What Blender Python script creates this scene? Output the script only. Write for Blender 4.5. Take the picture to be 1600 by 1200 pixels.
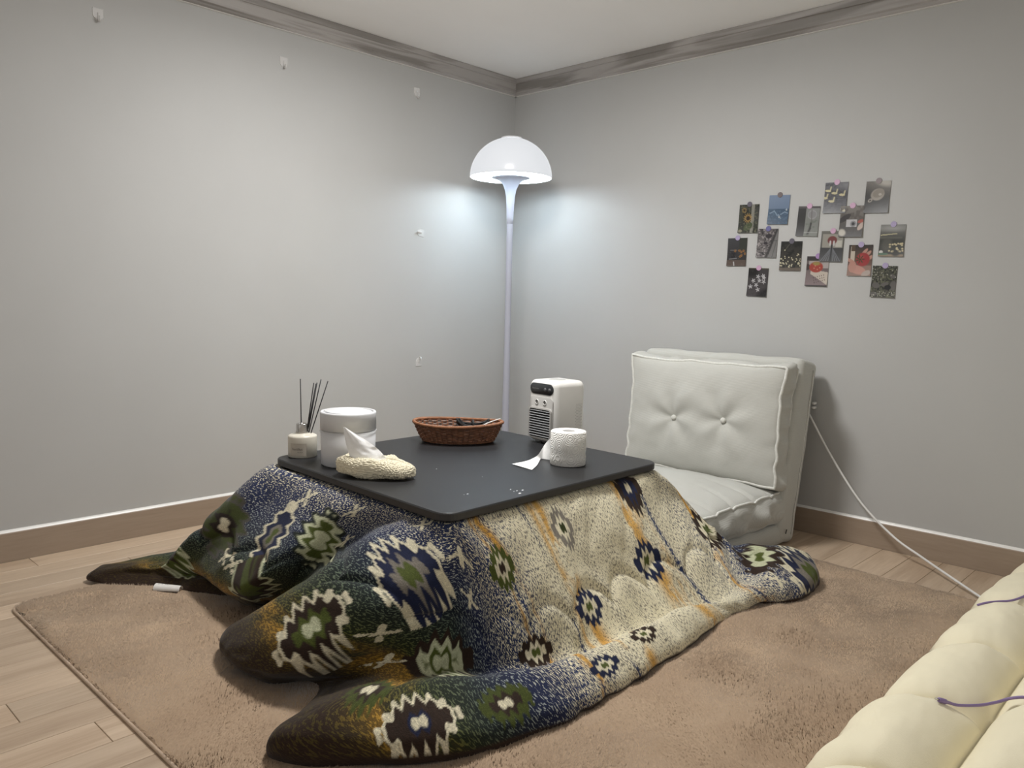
import bpy, bmesh, math, random
import numpy as np
from mathutils import Matrix, Vector

# ---------------------------------------------------------------- scene, camera, light
for o in list(bpy.data.objects):
    bpy.data.objects.remove(o, do_unlink=True)
SC = bpy.context.scene
COL = SC.collection
RNG = np.random.default_rng(7)
random.seed(7)

cam_data = bpy.data.cameras.new('camera')
cam_data.sensor_width = 36.0
cam_data.lens = 28.0458
cam_data.clip_start = 0.02
cam = bpy.data.objects.new('camera', cam_data)
COL.objects.link(cam)
CAM_POS = Vector((-3.5272, -3.3914, 1.031))
CR, CU, CF = Vector((0.692163, -0.72138, 0.022842)), Vector((0.06083, 0.089844, 0.994096)), Vector((0.719173, 0.686687, -0.106069))
cam.matrix_world = Matrix(((CR.x, CU.x, -CF.x, CAM_POS.x), (CR.y, CU.y, -CF.y, CAM_POS.y),
                           (CR.z, CU.z, -CF.z, CAM_POS.z), (0, 0, 0, 1)))
SC.camera = cam

world = bpy.data.worlds.new('world')
world.use_nodes = True
SC.world = world
WB = world.node_tree.nodes['Background']
WB.inputs['Color'].default_value = (1.0, 0.965, 0.92, 1)     # soft light from the rest of the flat
WB.inputs['Strength'].default_value = 0.36

SC.view_settings.view_transform = 'Standard'
SC.view_settings.look = 'None'
SC.view_settings.gamma = 1.0
SC.view_settings.use_curve_mapping = False
SC.view_settings.exposure = 0.36
LAMP_POWER = 1.5
LAMP_GLOW = 4.6
SHADE_GLOW = 0.52
CEILING_LIGHT_GLOW = 22.0
CEILING_LIGHT_POWER = 21.0
CEILING_LIGHT_AT = (-1.6, -1.35, 2.27)

# ---------------------------------------------------------------- helpers
ORG = {}

def tag(o, label=None, cat=None, group=None, kind=None):
    if label: o['label'] = label
    if cat: o['category'] = cat
    if group: o['group'] = group
    if kind: o['kind'] = kind
    return o

def thing(name, label, cat, loc, group=None):
    o = bpy.data.objects.new(name, None)
    o.empty_display_size = 0.05
    o.location = loc
    COL.objects.link(o)
    ORG[o.name] = Vector(loc)
    return tag(o, label, cat, group)

def mesh(name, V, F, mat, parent=None, smooth=True, loc=None, label=None):
    """Mesh object from world coordinates; a child is stored relative to its parent."""
    V = np.asarray(V, dtype=np.float64).reshape(-1, 3)
    if parent is not None:
        org = ORG[parent.name]
    else:
        org = Vector(loc) if loc is not None else Vector((0, 0, 0))
    me = bpy.data.meshes.new(name)
    W = (V - np.array(org)).astype(np.float32)
    if isinstance(F, np.ndarray):
        n, k = F.shape
        me.vertices.add(len(W)); me.vertices.foreach_set('co', W.ravel())
        me.loops.add(n * k); me.loops.foreach_set('vertex_index', F.astype(np.int32).ravel())
        me.polygons.add(n)
        me.polygons.foreach_set('loop_start', np.arange(0, n * k, k, dtype=np.int32))
        me.update(calc_edges=True)
    else:
        me.from_pydata(W.tolist(), [], F)
    me.validate()
    if smooth:
        me.polygons.foreach_set('use_smooth', np.ones(len(me.polygons), dtype=bool))
    me.materials.append(mat)
    o = bpy.data.objects.new(name, me)
    COL.objects.link(o)
    if parent is not None:
        o.parent = parent
    else:
        o.location = org
    ORG[o.name] = org
    if label: o['label'] = label
    return o

class Geo:
    """Collects world-space geometry for one mesh object."""
    def __init__(s): s.V = []; s.F = []
    def add(s, V, F):
        b = len(s.V); s.V += [tuple(map(float, v)) for v in V]
        s.F += [tuple(int(i) + b for i in f) for f in F]
        return s
    def build(s, name, mat, parent=None, smooth=True, loc=None, label=None):
        return mesh(name, s.V, s.F, mat, parent, smooth, loc, label)

def tube_geo(pts, r, n=8, cap=True, closed=False):
    P = np.asarray(pts, float); m = len(P)
    R = np.full(m, r) if np.isscalar(r) else np.asarray(r, float)
    if closed: T = np.roll(P, -1, 0) - np.roll(P, 1, 0)
    else: T = np.gradient(P, axis=0)
    T /= np.linalg.norm(T, axis=1)[:, None] + 1e-12
    up = np.array([0, 0, 1.0]) if abs(T[0][2]) < .9 else np.array([1.0, 0, 0])
    N = np.cross(T[0], up); N /= np.linalg.norm(N)
    V = []
    a = np.linspace(0, 2 * np.pi, n, endpoint=False)
    for i in range(m):
        N = N - T[i] * np.dot(N, T[i]); N /= np.linalg.norm(N) + 1e-12
        B = np.cross(T[i], N)
        V.append(P[i] + R[i] * (np.cos(a)[:, None] * N + np.sin(a)[:, None] * B))
    V = np.concatenate(V)
    F = []
    for i in range(m if closed else m - 1):
        j = (i + 1) % m
        for k in range(n):
            l = (k + 1) % n
            F.append((i * n + k, i * n + l, j * n + l, j * n + k))
    if cap and not closed:
        F.append(tuple(range(n - 1, -1, -1))); F.append(tuple((m - 1) * n + k for k in range(n)))
    return V, F

def lathe_geo(profile, n=48, centre=(0, 0, 0), sx=1.0, sy=1.0, rot=0.0, cap=False):
    """profile: list of (radius, z)."""
    a = np.linspace(0, 2 * np.pi, n, endpoint=False)
    V = []; c, s = math.cos(rot), math.sin(rot)
    for (r, z) in profile:
        x = r * sx * np.cos(a); y = r * sy * np.sin(a)
        V.append(np.stack([centre[0] + c * x - s * y, centre[1] + s * x + c * y, np.full(n, centre[2] + z)], 1))
    V = np.concatenate(V); F = []; m = len(profile)
    for i in range(m - 1):
        for k in range(n):
            l = (k + 1) % n
            F.append((i * n + k, i * n + l, (i + 1) * n + l, (i + 1) * n + k))
    if cap:
        F.append(tuple(range(n - 1, -1, -1))); F.append(tuple((m - 1) * n + k for k in range(n)))
    return V, F

def box_geo(size, M=None, bevel=0.0, seg=2):
    bm = bmesh.new()
    bmesh.ops.create_cube(bm, size=1.0)
    for v in bm.verts: v.co = Vector((v.co.x * size[0], v.co.y * size[1], v.co.z * size[2]))
    if bevel > 0:
        bmesh.ops.bevel(bm, geom=list(bm.edges), offset=bevel, segments=seg, profile=0.5, affect='EDGES')
    if M is not None: bmesh.ops.transform(bm, matrix=M, verts=bm.verts)
    bm.verts.ensure_lookup_table(); bm.verts.index_update()
    V = [tuple(v.co) for v in bm.verts]; F = [tuple(v.index for v in f.verts) for f in bm.faces]
    bm.free()
    return V, F

def grid_faces(n, m, closed_n=False):
    """vertex index = i*m + j, i<n, j<m -> quads as array"""
    i = np.arange(n if closed_n else n - 1); j = np.arange(m - 1)
    I, J = np.meshgrid(i, j, indexing='ij'); I2 = (I + 1) % n
    return np.stack([I * m + J, I2 * m + J, I2 * m + J + 1, I * m + J + 1], -1).reshape(-1, 4)

def smoothpath(pts, n=60):
    P = np.asarray(pts, float); m = len(P)
    Q = np.vstack([2 * P[0] - P[1], P, 2 * P[-1] - P[-2]])
    out = []
    for t in np.linspace(0, m - 1, n):
        i = min(int(t), m - 2); f = t - i
        a, b, c, d = Q[i], Q[i + 1], Q[i + 2], Q[i + 3]
        out.append(0.5 * (2 * b + (c - a) * f + (2 * a - 5 * b + 4 * c - d) * f * f + (3 * b - a - 3 * c + d) * f ** 3))
    return np.array(out)

def vnoise(x, y, seed=0):
    """smooth value noise in [0,1], arrays"""
    x = np.asarray(x, float); y = np.asarray(y, float)
    xi = np.floor(x).astype(np.int64); yi = np.floor(y).astype(np.int64)
    fx = x - xi; fy = y - yi
    fx = fx * fx * (3 - 2 * fx); fy = fy * fy * (3 - 2 * fy)
    def h(a, b):
        k = (a * 374761393 + b * 668265263 + seed * 974634777) & 0xffffffff
        k = ((k ^ (k >> 13)) * 1274126177) & 0xffffffff
        k = ((k ^ (k >> 16)) * 2246822519) & 0xffffffff
        return ((k ^ (k >> 15)) & 0xffffff) / float(0xffffff)
    return (h(xi, yi) * (1 - fx) + h(xi + 1, yi) * fx) * (1 - fy) + (h(xi, yi + 1) * (1 - fx) + h(xi + 1, yi + 1) * fx) * fy

def fbm(x, y, seed=0, octv=3):
    s = 0; a = 1; t = 0
    for k in range(octv):
        s = s + a * vnoise(x * 2 ** k, y * 2 ** k, seed + 11 * k); t += a; a *= .5
    return s / t

def point_attr(o, name, arr, kind):
    at = o.data.attributes.new(name, kind, 'POINT')
    arr = np.asarray(arr, dtype=np.float32)
    if kind == 'FLOAT_COLOR':
        if arr.shape[1] == 3: arr = np.hstack([arr, np.ones((len(arr), 1), np.float32)])
        at.data.foreach_set('color', arr.ravel())
    elif kind == 'FLOAT_VECTOR': at.data.foreach_set('vector', arr.ravel())
    else: at.data.foreach_set('value', arr.ravel())

def srgb(r, g, b):
    f = lambda c: ((c / 255 + .055) / 1.055) ** 2.4 if c > 10 else c / 255 / 12.92
    return (f(r), f(g), f(b))

# ---------------------------------------------------------------- materials
def newmat(name):
    m = bpy.data.materials.new(name); m.use_nodes = True
    nt = m.node_tree
    return m, nt, nt.nodes['Principled BSDF']

def nd(nt, typ, **kw):
    n = nt.nodes.new(typ)
    for k, v in kw.items(): setattr(n, k, v)
    return n

def plain(name, col, rough=.5, var=.06, scale=30, bump=0.0, bscale=200, metal=0.0, spec=.5, sheen=0.0, stretch=(1, 1, 1), detail=3):
    """Principled material with subtle procedural colour variation and fine relief."""
    m, nt, b = newmat(name)
    L = nt.links.new
    tc = nd(nt, 'ShaderNodeTexCoord'); mp = nd(nt, 'ShaderNodeMapping')
    mp.inputs['Scale'].default_value = stretch
    L(tc.outputs['Object'], mp.inputs['Vector'])
    n = nd(nt, 'ShaderNodeTexNoise'); n.inputs['Scale'].default_value = scale; n.inputs['Detail'].default_value = detail
    L(mp.outputs['Vector'], n.inputs['Vector'])
    r = nd(nt, 'ShaderNodeValToRGB')
    r.color_ramp.elements[0].position = .3; r.color_ramp.elements[1].position = .7
    r.color_ramp.elements[0].color = tuple(max(0, c * (1 - var)) for c in col) + (1,)
    r.color_ramp.elements[1].color = tuple(min(1, c * (1 + var)) for c in col) + (1,)
    L(n.outputs['Fac'], r.inputs['Fac']); L(r.outputs['Color'], b.inputs['Base Color'])
    b.inputs['Roughness'].default_value = rough; b.inputs['Metallic'].default_value = metal
    b.inputs['Specular IOR Level'].default_value = spec
    if sheen: b.inputs['Sheen Weight'].default_value = sheen; b.inputs['Sheen Roughness'].default_value = .5
    if bump:
        n2 = nd(nt, 'ShaderNodeTexNoise'); n2.inputs['Scale'].default_value = bscale; n2.inputs['Detail'].default_value = 4
        L(mp.outputs['Vector'], n2.inputs['Vector'])
        bp = nd(nt, 'ShaderNodeBump'); bp.inputs['Strength'].default_value = bump; bp.inputs['Distance'].default_value = .002
        L(n2.outputs['Fac'], bp.inputs['Height']); L(bp.outputs['Normal'], b.inputs['Normal'])
    return m

def woodmat(name, dark, light, axis=0, rough=.45, scale=6.0, rnd=.25, ring=.55):
    """Wood with grain along the given axis (0 x, 1 y), varied per object."""
    m, nt, b = newmat(name); L = nt.links.new
    tc = nd(nt, 'ShaderNodeTexCoord'); oi = nd(nt, 'ShaderNodeObjectInfo')
    geo = nd(nt, 'ShaderNodeNewGeometry')
    add = nd(nt, 'ShaderNodeVectorMath', operation='ADD')
    sc = nd(nt, 'ShaderNodeVectorMath', operation='SCALE'); sc.inputs['Scale'].default_value = 37.0
    cmb = nd(nt, 'ShaderNodeCombineXYZ')
    for k in range(3): L(oi.outputs['Random'], cmb.inputs[k])
    L(cmb.outputs[0], sc.inputs[0]); L(geo.outputs['Position'], add.inputs[0]); L(sc.outputs[0], add.inputs[1])
    mp = nd(nt, 'ShaderNodeMapping'); s = [14, 14, 14]; s[axis] = 1.1
    mp.inputs['Scale'].default_value = s
    L(add.outputs[0], mp.inputs['Vector'])
    n = nd(nt, 'ShaderNodeTexNoise'); n.inputs['Scale'].default_value = 1.0; n.inputs['Detail'].default_value = 5
    n.inputs['Distortion'].default_value = .6
    L(mp.outputs['Vector'], n.inputs['Vector'])
    mul = nd(nt, 'ShaderNodeMath', operation='MULTIPLY'); mul.inputs[1].default_value = scale * 3
    sn = nd(nt, 'ShaderNodeMath', operation='SINE')
    L(n.outputs['Fac'], mul.inputs[0]); L(mul.outputs[0], sn.inputs[0])
    mr = nd(nt, 'ShaderNodeMapRange'); mr.inputs[1].default_value = -1; mr.inputs[2].default_value = 1
    L(sn.outputs[0], mr.inputs[0])
    f = nd(nt, 'ShaderNodeTexNoise'); f.inputs['Scale'].default_value = 9.0; f.inputs['Detail'].default_value = 3
    L(mp.outputs['Vector'], f.inputs['Vector'])
    mx = nd(nt, 'ShaderNodeMix', data_type='FLOAT'); mx.inputs[0].default_value = 1 - ring
    L(mr.outputs[0], mx.inputs[2]); L(f.outputs['Fac'], mx.inputs[3])
    r = nd(nt, 'ShaderNodeValToRGB')
    r.color_ramp.elements[0].position = .15; r.color_ramp.elements[1].position = .85
    r.color_ramp.elements[0].color = dark + (1,); r.color_ramp.elements[1].color = light + (1,)
    L(mx.outputs[0], r.inputs['Fac'])
    hs = nd(nt, 'ShaderNodeHueSaturation')
    vv = nd(nt, 'ShaderNodeMapRange'); vv.inputs[3].default_value = 1 - rnd; vv.inputs[4].default_value = 1 + rnd * .4
    L(oi.outputs['Random'], vv.inputs[0]); L(vv.outputs[0], hs.inputs['Value'])
    L(r.outputs['Color'], hs.inputs['Color']); L(hs.outputs['Color'], b.inputs['Base Color'])
    b.inputs['Roughness'].default_value = rough
    bp = nd(nt, 'ShaderNodeBump'); bp.inputs['Strength'].default_value = .15; bp.inputs['Distance'].default_value = .001
    L(mx.outputs[0], bp.inputs['Height']); L(bp.outputs['Normal'], b.inputs['Normal'])
    return m

def attrmat(name, attr='col', rough=.5, spec=.4):
    m, nt, b = newmat(name)
    a = nd(nt, 'ShaderNodeAttribute'); a.attribute_name = attr
    nt.links.new(a.outputs['Color'], b.inputs['Base Color'])
    b.inputs['Roughness'].default_value = rough; b.inputs['Specular IOR Level'].default_value = spec
    return m

M = {}

# ---------------------------------------------------------------- the room
M['wallpaper'] = plain('wallpaper', (.445, .445, .437), rough=.62, var=.015, scale=3, bump=.12, bscale=500, spec=.35)
M['ceiling_paper'] = plain('ceiling_paper', (.93, .93, .93), rough=.8, var=.01, scale=4, bump=.1, bscale=400)
M['sealant'] = plain('sealant', (.80, .79, .76), rough=.35, var=.03, scale=40)
M['floor_base'] = plain('floor_base', (.05, .035, .025), rough=.8)
M['plank'] = woodmat('plank', (.42, .305, .21), (.60, .47, .345), axis=0, rough=.42, scale=4.5, rnd=.16, ring=.38)
M['skirting'] = woodmat('skirting', (.29, .222, .165), (.36, .285, .218), axis=0, rough=.5, scale=2.5, rnd=.02, ring=.25)
M['skirting_side'] = woodmat('skirting_side', (.29, .222, .165), (.36, .285, .218), axis=1, rough=.5, scale=2.5, rnd=.02, ring=.25)
M['cornice'] = woodmat('cornice', (.215, .20, .185), (.37, .35, .335), axis=0, rough=.5, scale=6, rnd=.02, ring=.8)
M['cornice_side'] = woodmat('cornice_side', (.215, .20, .185), (.37, .35, .335), axis=1, rough=.5, scale=6, rnd=.02, ring=.8)

def struct(name, V, F, mat, smooth=False):
    o = mesh(name, V, F, mat, None, smooth); o['kind'] = 'structure'; return o

def slab(name, lo, hi, mat):
    c = [(a + b) / 2 for a, b in zip(lo, hi)]; s = [b - a for a, b in zip(lo, hi)]
    V, F = box_geo(s, Matrix.Translation(c))
    return struct(name, V, F, mat)

CEIL = 2.312
XMIN, YMIN = -4.6, -4.4
floor = slab('floor', (XMIN, YMIN, -.06), (.1, .1, -.009), M['floor_base'])
slab('wall_left', (XMIN, 0, -.06), (.1, .1, CEIL + .1), M['wallpaper'])
slab('wall_right', (0, YMIN, -.06), (.1, 0, CEIL + .1), M['wallpaper'])
ceiling = slab('ceiling', (XMIN, YMIN, CEIL), (.1, .1, CEIL + .1), M['ceiling_paper'])

PW = .118                                          # plank pitch, planks run along the left wall
row = 0; y = -.012; plank_mesh = {}
while y > -4.35:
    x = -(.35 + (row * .437) % 1.0); seams = [-.012]
    while x > XMIN: seams.append(x); x -= 1.15
    seams.append(XMIN)
    for a, b in zip(seams[:-1], seams[1:]):
        L_ = a - b - .0016
        if L_ < .05: continue
        key = round(L_, 3)
        c = Vector(((a + b) / 2, y - PW / 2, -.0045))
        if key not in plank_mesh:
            V, F = box_geo((L_, PW - .0014, .009), None, .0009, 1)
            V = [tuple(Vector(v) + c) for v in V]
            o = mesh('plank', V, F, M['plank'], floor, False)
            for v in o.data.vertices: v.co -= c
            plank_mesh[key] = o.data
        else:
            o = bpy.data.objects.new('plank', plank_mesh[key]); COL.objects.link(o); o.parent = floor
        o.location = c
    y -= PW; row += 1

def extrude_profile(prof, axis, a, b):
    """prof: (offset from wall, z); extruded along x (left wall) or y (right wall)."""
    V = []
    for t in (a, b):
        for (d, z) in prof:
            V.append((t, -d, z) if axis == 'x' else (-d, t, z))
    n = len(prof); F = [(i, (i + 1) % n, n + (i + 1) % n, n + i) for i in range(n)]
    F += [tuple(range(n)), tuple(range(2 * n - 1, n - 1, -1))]
    return V, F

base_prof = [(0, 0), (.012, 0), (.012, .108), (.010, .1115), (0, .1115)]
seal_prof = [(0, .1115), (.010, .1115), (.006, .117), (0, .121)]
for nm, ax, lim, mk in (('baseboard_left', 'x', XMIN, 'skirting'), ('baseboard_right', 'y', YMIN, 'skirting_side')):
    V, F = extrude_profile(base_prof, ax, 0, lim)
    o = struct(nm, V, F, M[mk])
    V, F = extrude_profile(seal_prof, ax, 0, lim)
    mesh('sealant_bead', V, F, M['sealant'], o, False)
crown = [(0, 2.222), (.016, 2.222), (.020, 2.228), (.020, 2.236), (.026, 2.242), (.032, 2.278), (.034, 2.283), (.040, 2.285), (.044, 2.311), (0, 2.311)]
for nm, ax, lim, mk in (('trim_1', 'x', XMIN, 'cornice'), ('trim_2', 'y', YMIN, 'cornice_side')):
    V, F = extrude_profile(crown, ax, 0, lim)
    o = struct(nm, V, F, M[mk])
    V, F = extrude_profile([(0, 2.2205), (.014, 2.2205), (.014, 2.222), (0, 2.222)], ax, 0, lim)
    mesh('sealant_bead', V, F, M['sealant'], o, False)

# ---------------------------------------------------------------- quilt over the heated table
#QUILT_BEGIN
QUILT_STATIONS = [
    (((-0.525, 0.49), (-1.2, 1.12)), [[-2.082, -0.906, 0.428], [-2.125, -0.865, 0.425], [-2.2, -0.795, 0.33], [-2.3, -0.7, 0.19], [-2.36, -0.63, 0.075], [-2.45, -0.54, 0.07], [-2.545, -0.435, 0.045], [-2.56, -0.42, 0.013], [-2.51, -0.469, 0.012]]),
    (((-0.525, 0.3), (-1.2, 0.75)), [[-2.083, -1.175, 0.428], [-2.139, -1.154, 0.425], [-2.222, -1.035, 0.335], [-2.308, -0.89, 0.2], [-2.344, -0.774, 0.09], [-2.304, -0.768, 0.04], [-2.358, -0.726, 0.035], [-2.407, -0.726, 0.013], [-2.352, -0.769, 0.012]]),
    (((-0.525, 0.05), (-1.2, 0.32)), [[-2.085, -1.405, 0.428], [-2.144, -1.411, 0.42], [-2.225, -1.31, 0.33], [-2.335, -1.254, 0.22], [-2.39, -1.167, 0.12], [-2.324, -1.091, 0.05], [-2.27, -1.053, 0.025], [-2.239, -1.017, 0.013], [-2.178, -1.051, 0.012]]),
    (((-0.525, -0.2), (-1.2, -0.1)), [[-2.091, -1.589, 0.428], [-2.145, -1.615, 0.42], [-2.159, -1.482, 0.335], [-2.222, -1.357, 0.21], [-2.259, -1.253, 0.11], [-2.25, -1.16, 0.05], [-2.239, -1.12, 0.025], [-2.229, -1.111, 0.013], [-2.164, -1.136, 0.012]]),
    (((-0.525, -0.36), (-1.2, -0.48)), [[-2.104, -1.697, 0.428], [-2.153, -1.731, 0.42], [-2.216, -1.666, 0.38], [-2.341, -1.62, 0.31], [-2.445, -1.517, 0.21], [-2.49, -1.419, 0.13], [-2.534, -1.351, 0.07], [-2.507, -1.326, 0.016], [-2.437, -1.328, 0.012]]),
    (((-0.525, -0.45), (-1.2, -0.72)), [[-2.109, -1.766, 0.428], [-2.155, -1.804, 0.42], [-2.219, -1.807, 0.35], [-2.344, -1.809, 0.27], [-2.452, -1.743, 0.18], [-2.527, -1.658, 0.1], [-2.549, -1.568, 0.05], [-2.506, -1.555, 0.013], [-2.437, -1.539, 0.012]]),
    (((-0.525, -0.485), (-1.2, -0.93)), [[-2.106, -1.8, 0.428], [-2.151, -1.84, 0.42], [-2.203, -1.879, 0.33], [-2.255, -1.866, 0.22], [-2.298, -1.803, 0.11], [-2.359, -1.748, 0.05], [-2.41, -1.707, 0.03], [-2.419, -1.662, 0.013], [-2.353, -1.637, 0.012]]),
    (((-0.525, -0.49), (-1.2, -1.12)), [[-2.092, -1.813, 0.428], [-2.136, -1.854, 0.42], [-2.147, -1.891, 0.32], [-2.174, -1.899, 0.19], [-2.263, -1.89, 0.08], [-2.485, -1.926, 0.12], [-2.672, -1.892, 0.09], [-2.678, -1.86, 0.015], [-2.614, -1.83, 0.012]]),
    (((-0.505, -0.49), (-1.08, -1.12)), [[-2.078, -1.817, 0.428], [-2.12, -1.86, 0.42], [-2.116, -1.9, 0.315], [-2.137, -1.916, 0.185], [-2.19, -1.915, 0.07], [-2.4, -1.99, 0.125], [-2.54, -2.05, 0.085], [-2.53, -2.06, 0.013], [-2.474, -2.017, 0.012]]),
    (((-0.48, -0.49), (-0.95, -1.12)), [[-2.058, -1.819, 0.428], [-2.099, -1.862, 0.42], [-2.086, -1.908, 0.31], [-2.102, -1.933, 0.18], [-2.14, -1.945, 0.065], [-2.28, -2.06, 0.12], [-2.37, -2.17, 0.08], [-2.36, -2.18, 0.013], [-2.313, -2.128, 0.012]]),
    (((-0.38, -0.49), (-0.68, -1.12)), [[-1.974, -1.811, 0.428], [-2.011, -1.858, 0.42], [-1.998, -1.918, 0.31], [-2.005, -1.965, 0.18], [-2.02, -2.02, 0.055], [-2.07, -2.13, 0.11], [-2.1, -2.23, 0.065], [-2.09, -2.235, 0.013], [-2.057, -2.174, 0.012]]),
    (((-0.2, -0.49), (-0.37, -1.12)), [[-1.798, -1.797, 0.428], [-1.822, -1.853, 0.42], [-1.826, -1.923, 0.31], [-1.835, -1.997, 0.18], [-1.86, -2.06, 0.055], [-1.88, -2.145, 0.1], [-1.89, -2.23, 0.06], [-1.88, -2.235, 0.013], [-1.86, -2.168, 0.012]]),
    (((0.0, -0.49), (-0.08, -1.12)), [[-1.638, -1.789, 0.428], [-1.641, -1.849, 0.42], [-1.644, -1.92, 0.31], [-1.623, -1.983, 0.18], [-1.61, -2.08, 0.055], [-1.61, -2.15, 0.095], [-1.62, -2.215, 0.055], [-1.61, -2.215, 0.013], [-1.61, -2.145, 0.012]]),
    (((0.22, -0.49), (0.25, -1.12)), [[-1.446, -1.779, 0.428], [-1.425, -1.835, 0.42], [-1.435, -1.92, 0.31], [-1.397, -1.992, 0.18], [-1.37, -2.1, 0.055], [-1.36, -2.145, 0.085], [-1.34, -2.19, 0.05], [-1.34, -2.19, 0.013], [-1.362, -2.123, 0.012]]),
    (((0.39, -0.49), (0.55, -1.12)), [[-1.305, -1.793, 0.428], [-1.271, -1.843, 0.42], [-1.218, -1.904, 0.31], [-1.179, -2.014, 0.18], [-1.142, -2.121, 0.06], [-1.156, -2.176, 0.055], [-1.109, -2.194, 0.03], [-1.084, -2.182, 0.013], [-1.121, -2.123, 0.012]]),
    (((0.48, -0.49), (0.85, -1.12)), [[-1.208, -1.795, 0.428], [-1.168, -1.839, 0.42], [-1.055, -1.873, 0.31], [-1.014, -1.998, 0.18], [-1.02, -2.12, 0.085], [-0.965, -2.185, 0.1], [-0.91, -2.265, 0.06], [-0.91, -2.27, 0.013], [-0.953, -2.214, 0.012]]),
    (((0.525, -0.49), (1.2, -1.12)), [[-1.151, -1.782, 0.428], [-1.107, -1.822, 0.42], [-1.018, -1.871, 0.32], [-0.944, -1.982, 0.2], [-0.9, -2.07, 0.115], [-0.8, -2.15, 0.145], [-0.7, -2.245, 0.09], [-0.69, -2.255, 0.013], [-0.74, -2.206, 0.012]]),
    (((0.525, -0.38), (1.2, -0.8)), [[-1.142, -1.732, 0.428], [-1.095, -1.77, 0.42], [-1.06, -1.8, 0.32], [-1.02, -1.9, 0.2], [-0.93, -2.0, 0.12], [-0.8, -2.06, 0.145], [-0.68, -2.11, 0.09], [-0.67, -2.11, 0.013], [-0.725, -2.066, 0.012]]),
    (((0.525, -0.1), (1.2, -0.2)), [[-1.144, -1.439, 0.428], [-1.085, -1.45, 0.42], [-1.075, -1.45, 0.31], [-1.07, -1.47, 0.18], [-1.07, -1.5, 0.08], [-1.06, -1.52, 0.07], [-1.055, -1.54, 0.04], [-1.06, -1.54, 0.013], [-1.126, -1.518, 0.012]]),
    (((0.525, 0.25), (1.2, 0.5)), [[-1.129, -1.126, 0.428], [-1.075, -1.1, 0.42], [-1.07, -1.1, 0.31], [-1.065, -1.1, 0.18], [-1.06, -1.08, 0.08], [-1.055, -1.06, 0.07], [-1.05, -1.05, 0.04], [-1.055, -1.05, 0.013], [-1.116, -1.084, 0.012]]),
    (((0.525, 0.49), (1.2, 1.12)), [[-1.094, -0.883, 0.428], [-1.05, -0.842, 0.42], [-1.0, -0.78, 0.32], [-0.94, -0.7, 0.19], [-0.9, -0.64, 0.09], [-0.86, -0.58, 0.09], [-0.82, -0.53, 0.05], [-0.825, -0.535, 0.013], [-0.873, -0.586, 0.012]]),
    (((0.2, 0.49), (0.4, 1.12)), [[-1.423, -0.9, 0.428], [-1.4, -0.845, 0.42], [-1.4, -0.79, 0.32], [-1.4, -0.73, 0.18], [-1.4, -0.67, 0.08], [-1.4, -0.61, 0.07], [-1.4, -0.55, 0.04], [-1.4, -0.555, 0.013], [-1.418, -0.623, 0.012]]),
    (((-0.2, 0.49), (-0.4, 1.12)), [[-1.779, -0.911, 0.428], [-1.8, -0.855, 0.42], [-1.8, -0.79, 0.32], [-1.8, -0.72, 0.18], [-1.82, -0.65, 0.08], [-1.84, -0.58, 0.07], [-1.86, -0.52, 0.04], [-1.86, -0.525, 0.013], [-1.84, -0.592, 0.012]]),
]

QF = np.array([0, .04, .22, .44, .64, .77, .89, .965, 1.0])

def cr_basis(f):
    return np.stack([-.5 * f + f * f - .5 * f ** 3, 1 - 2.5 * f * f + 1.5 * f ** 3,
                     .5 * f + 2 * f * f - 1.5 * f ** 3, -.5 * f * f + .5 * f ** 3], -1)

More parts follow.
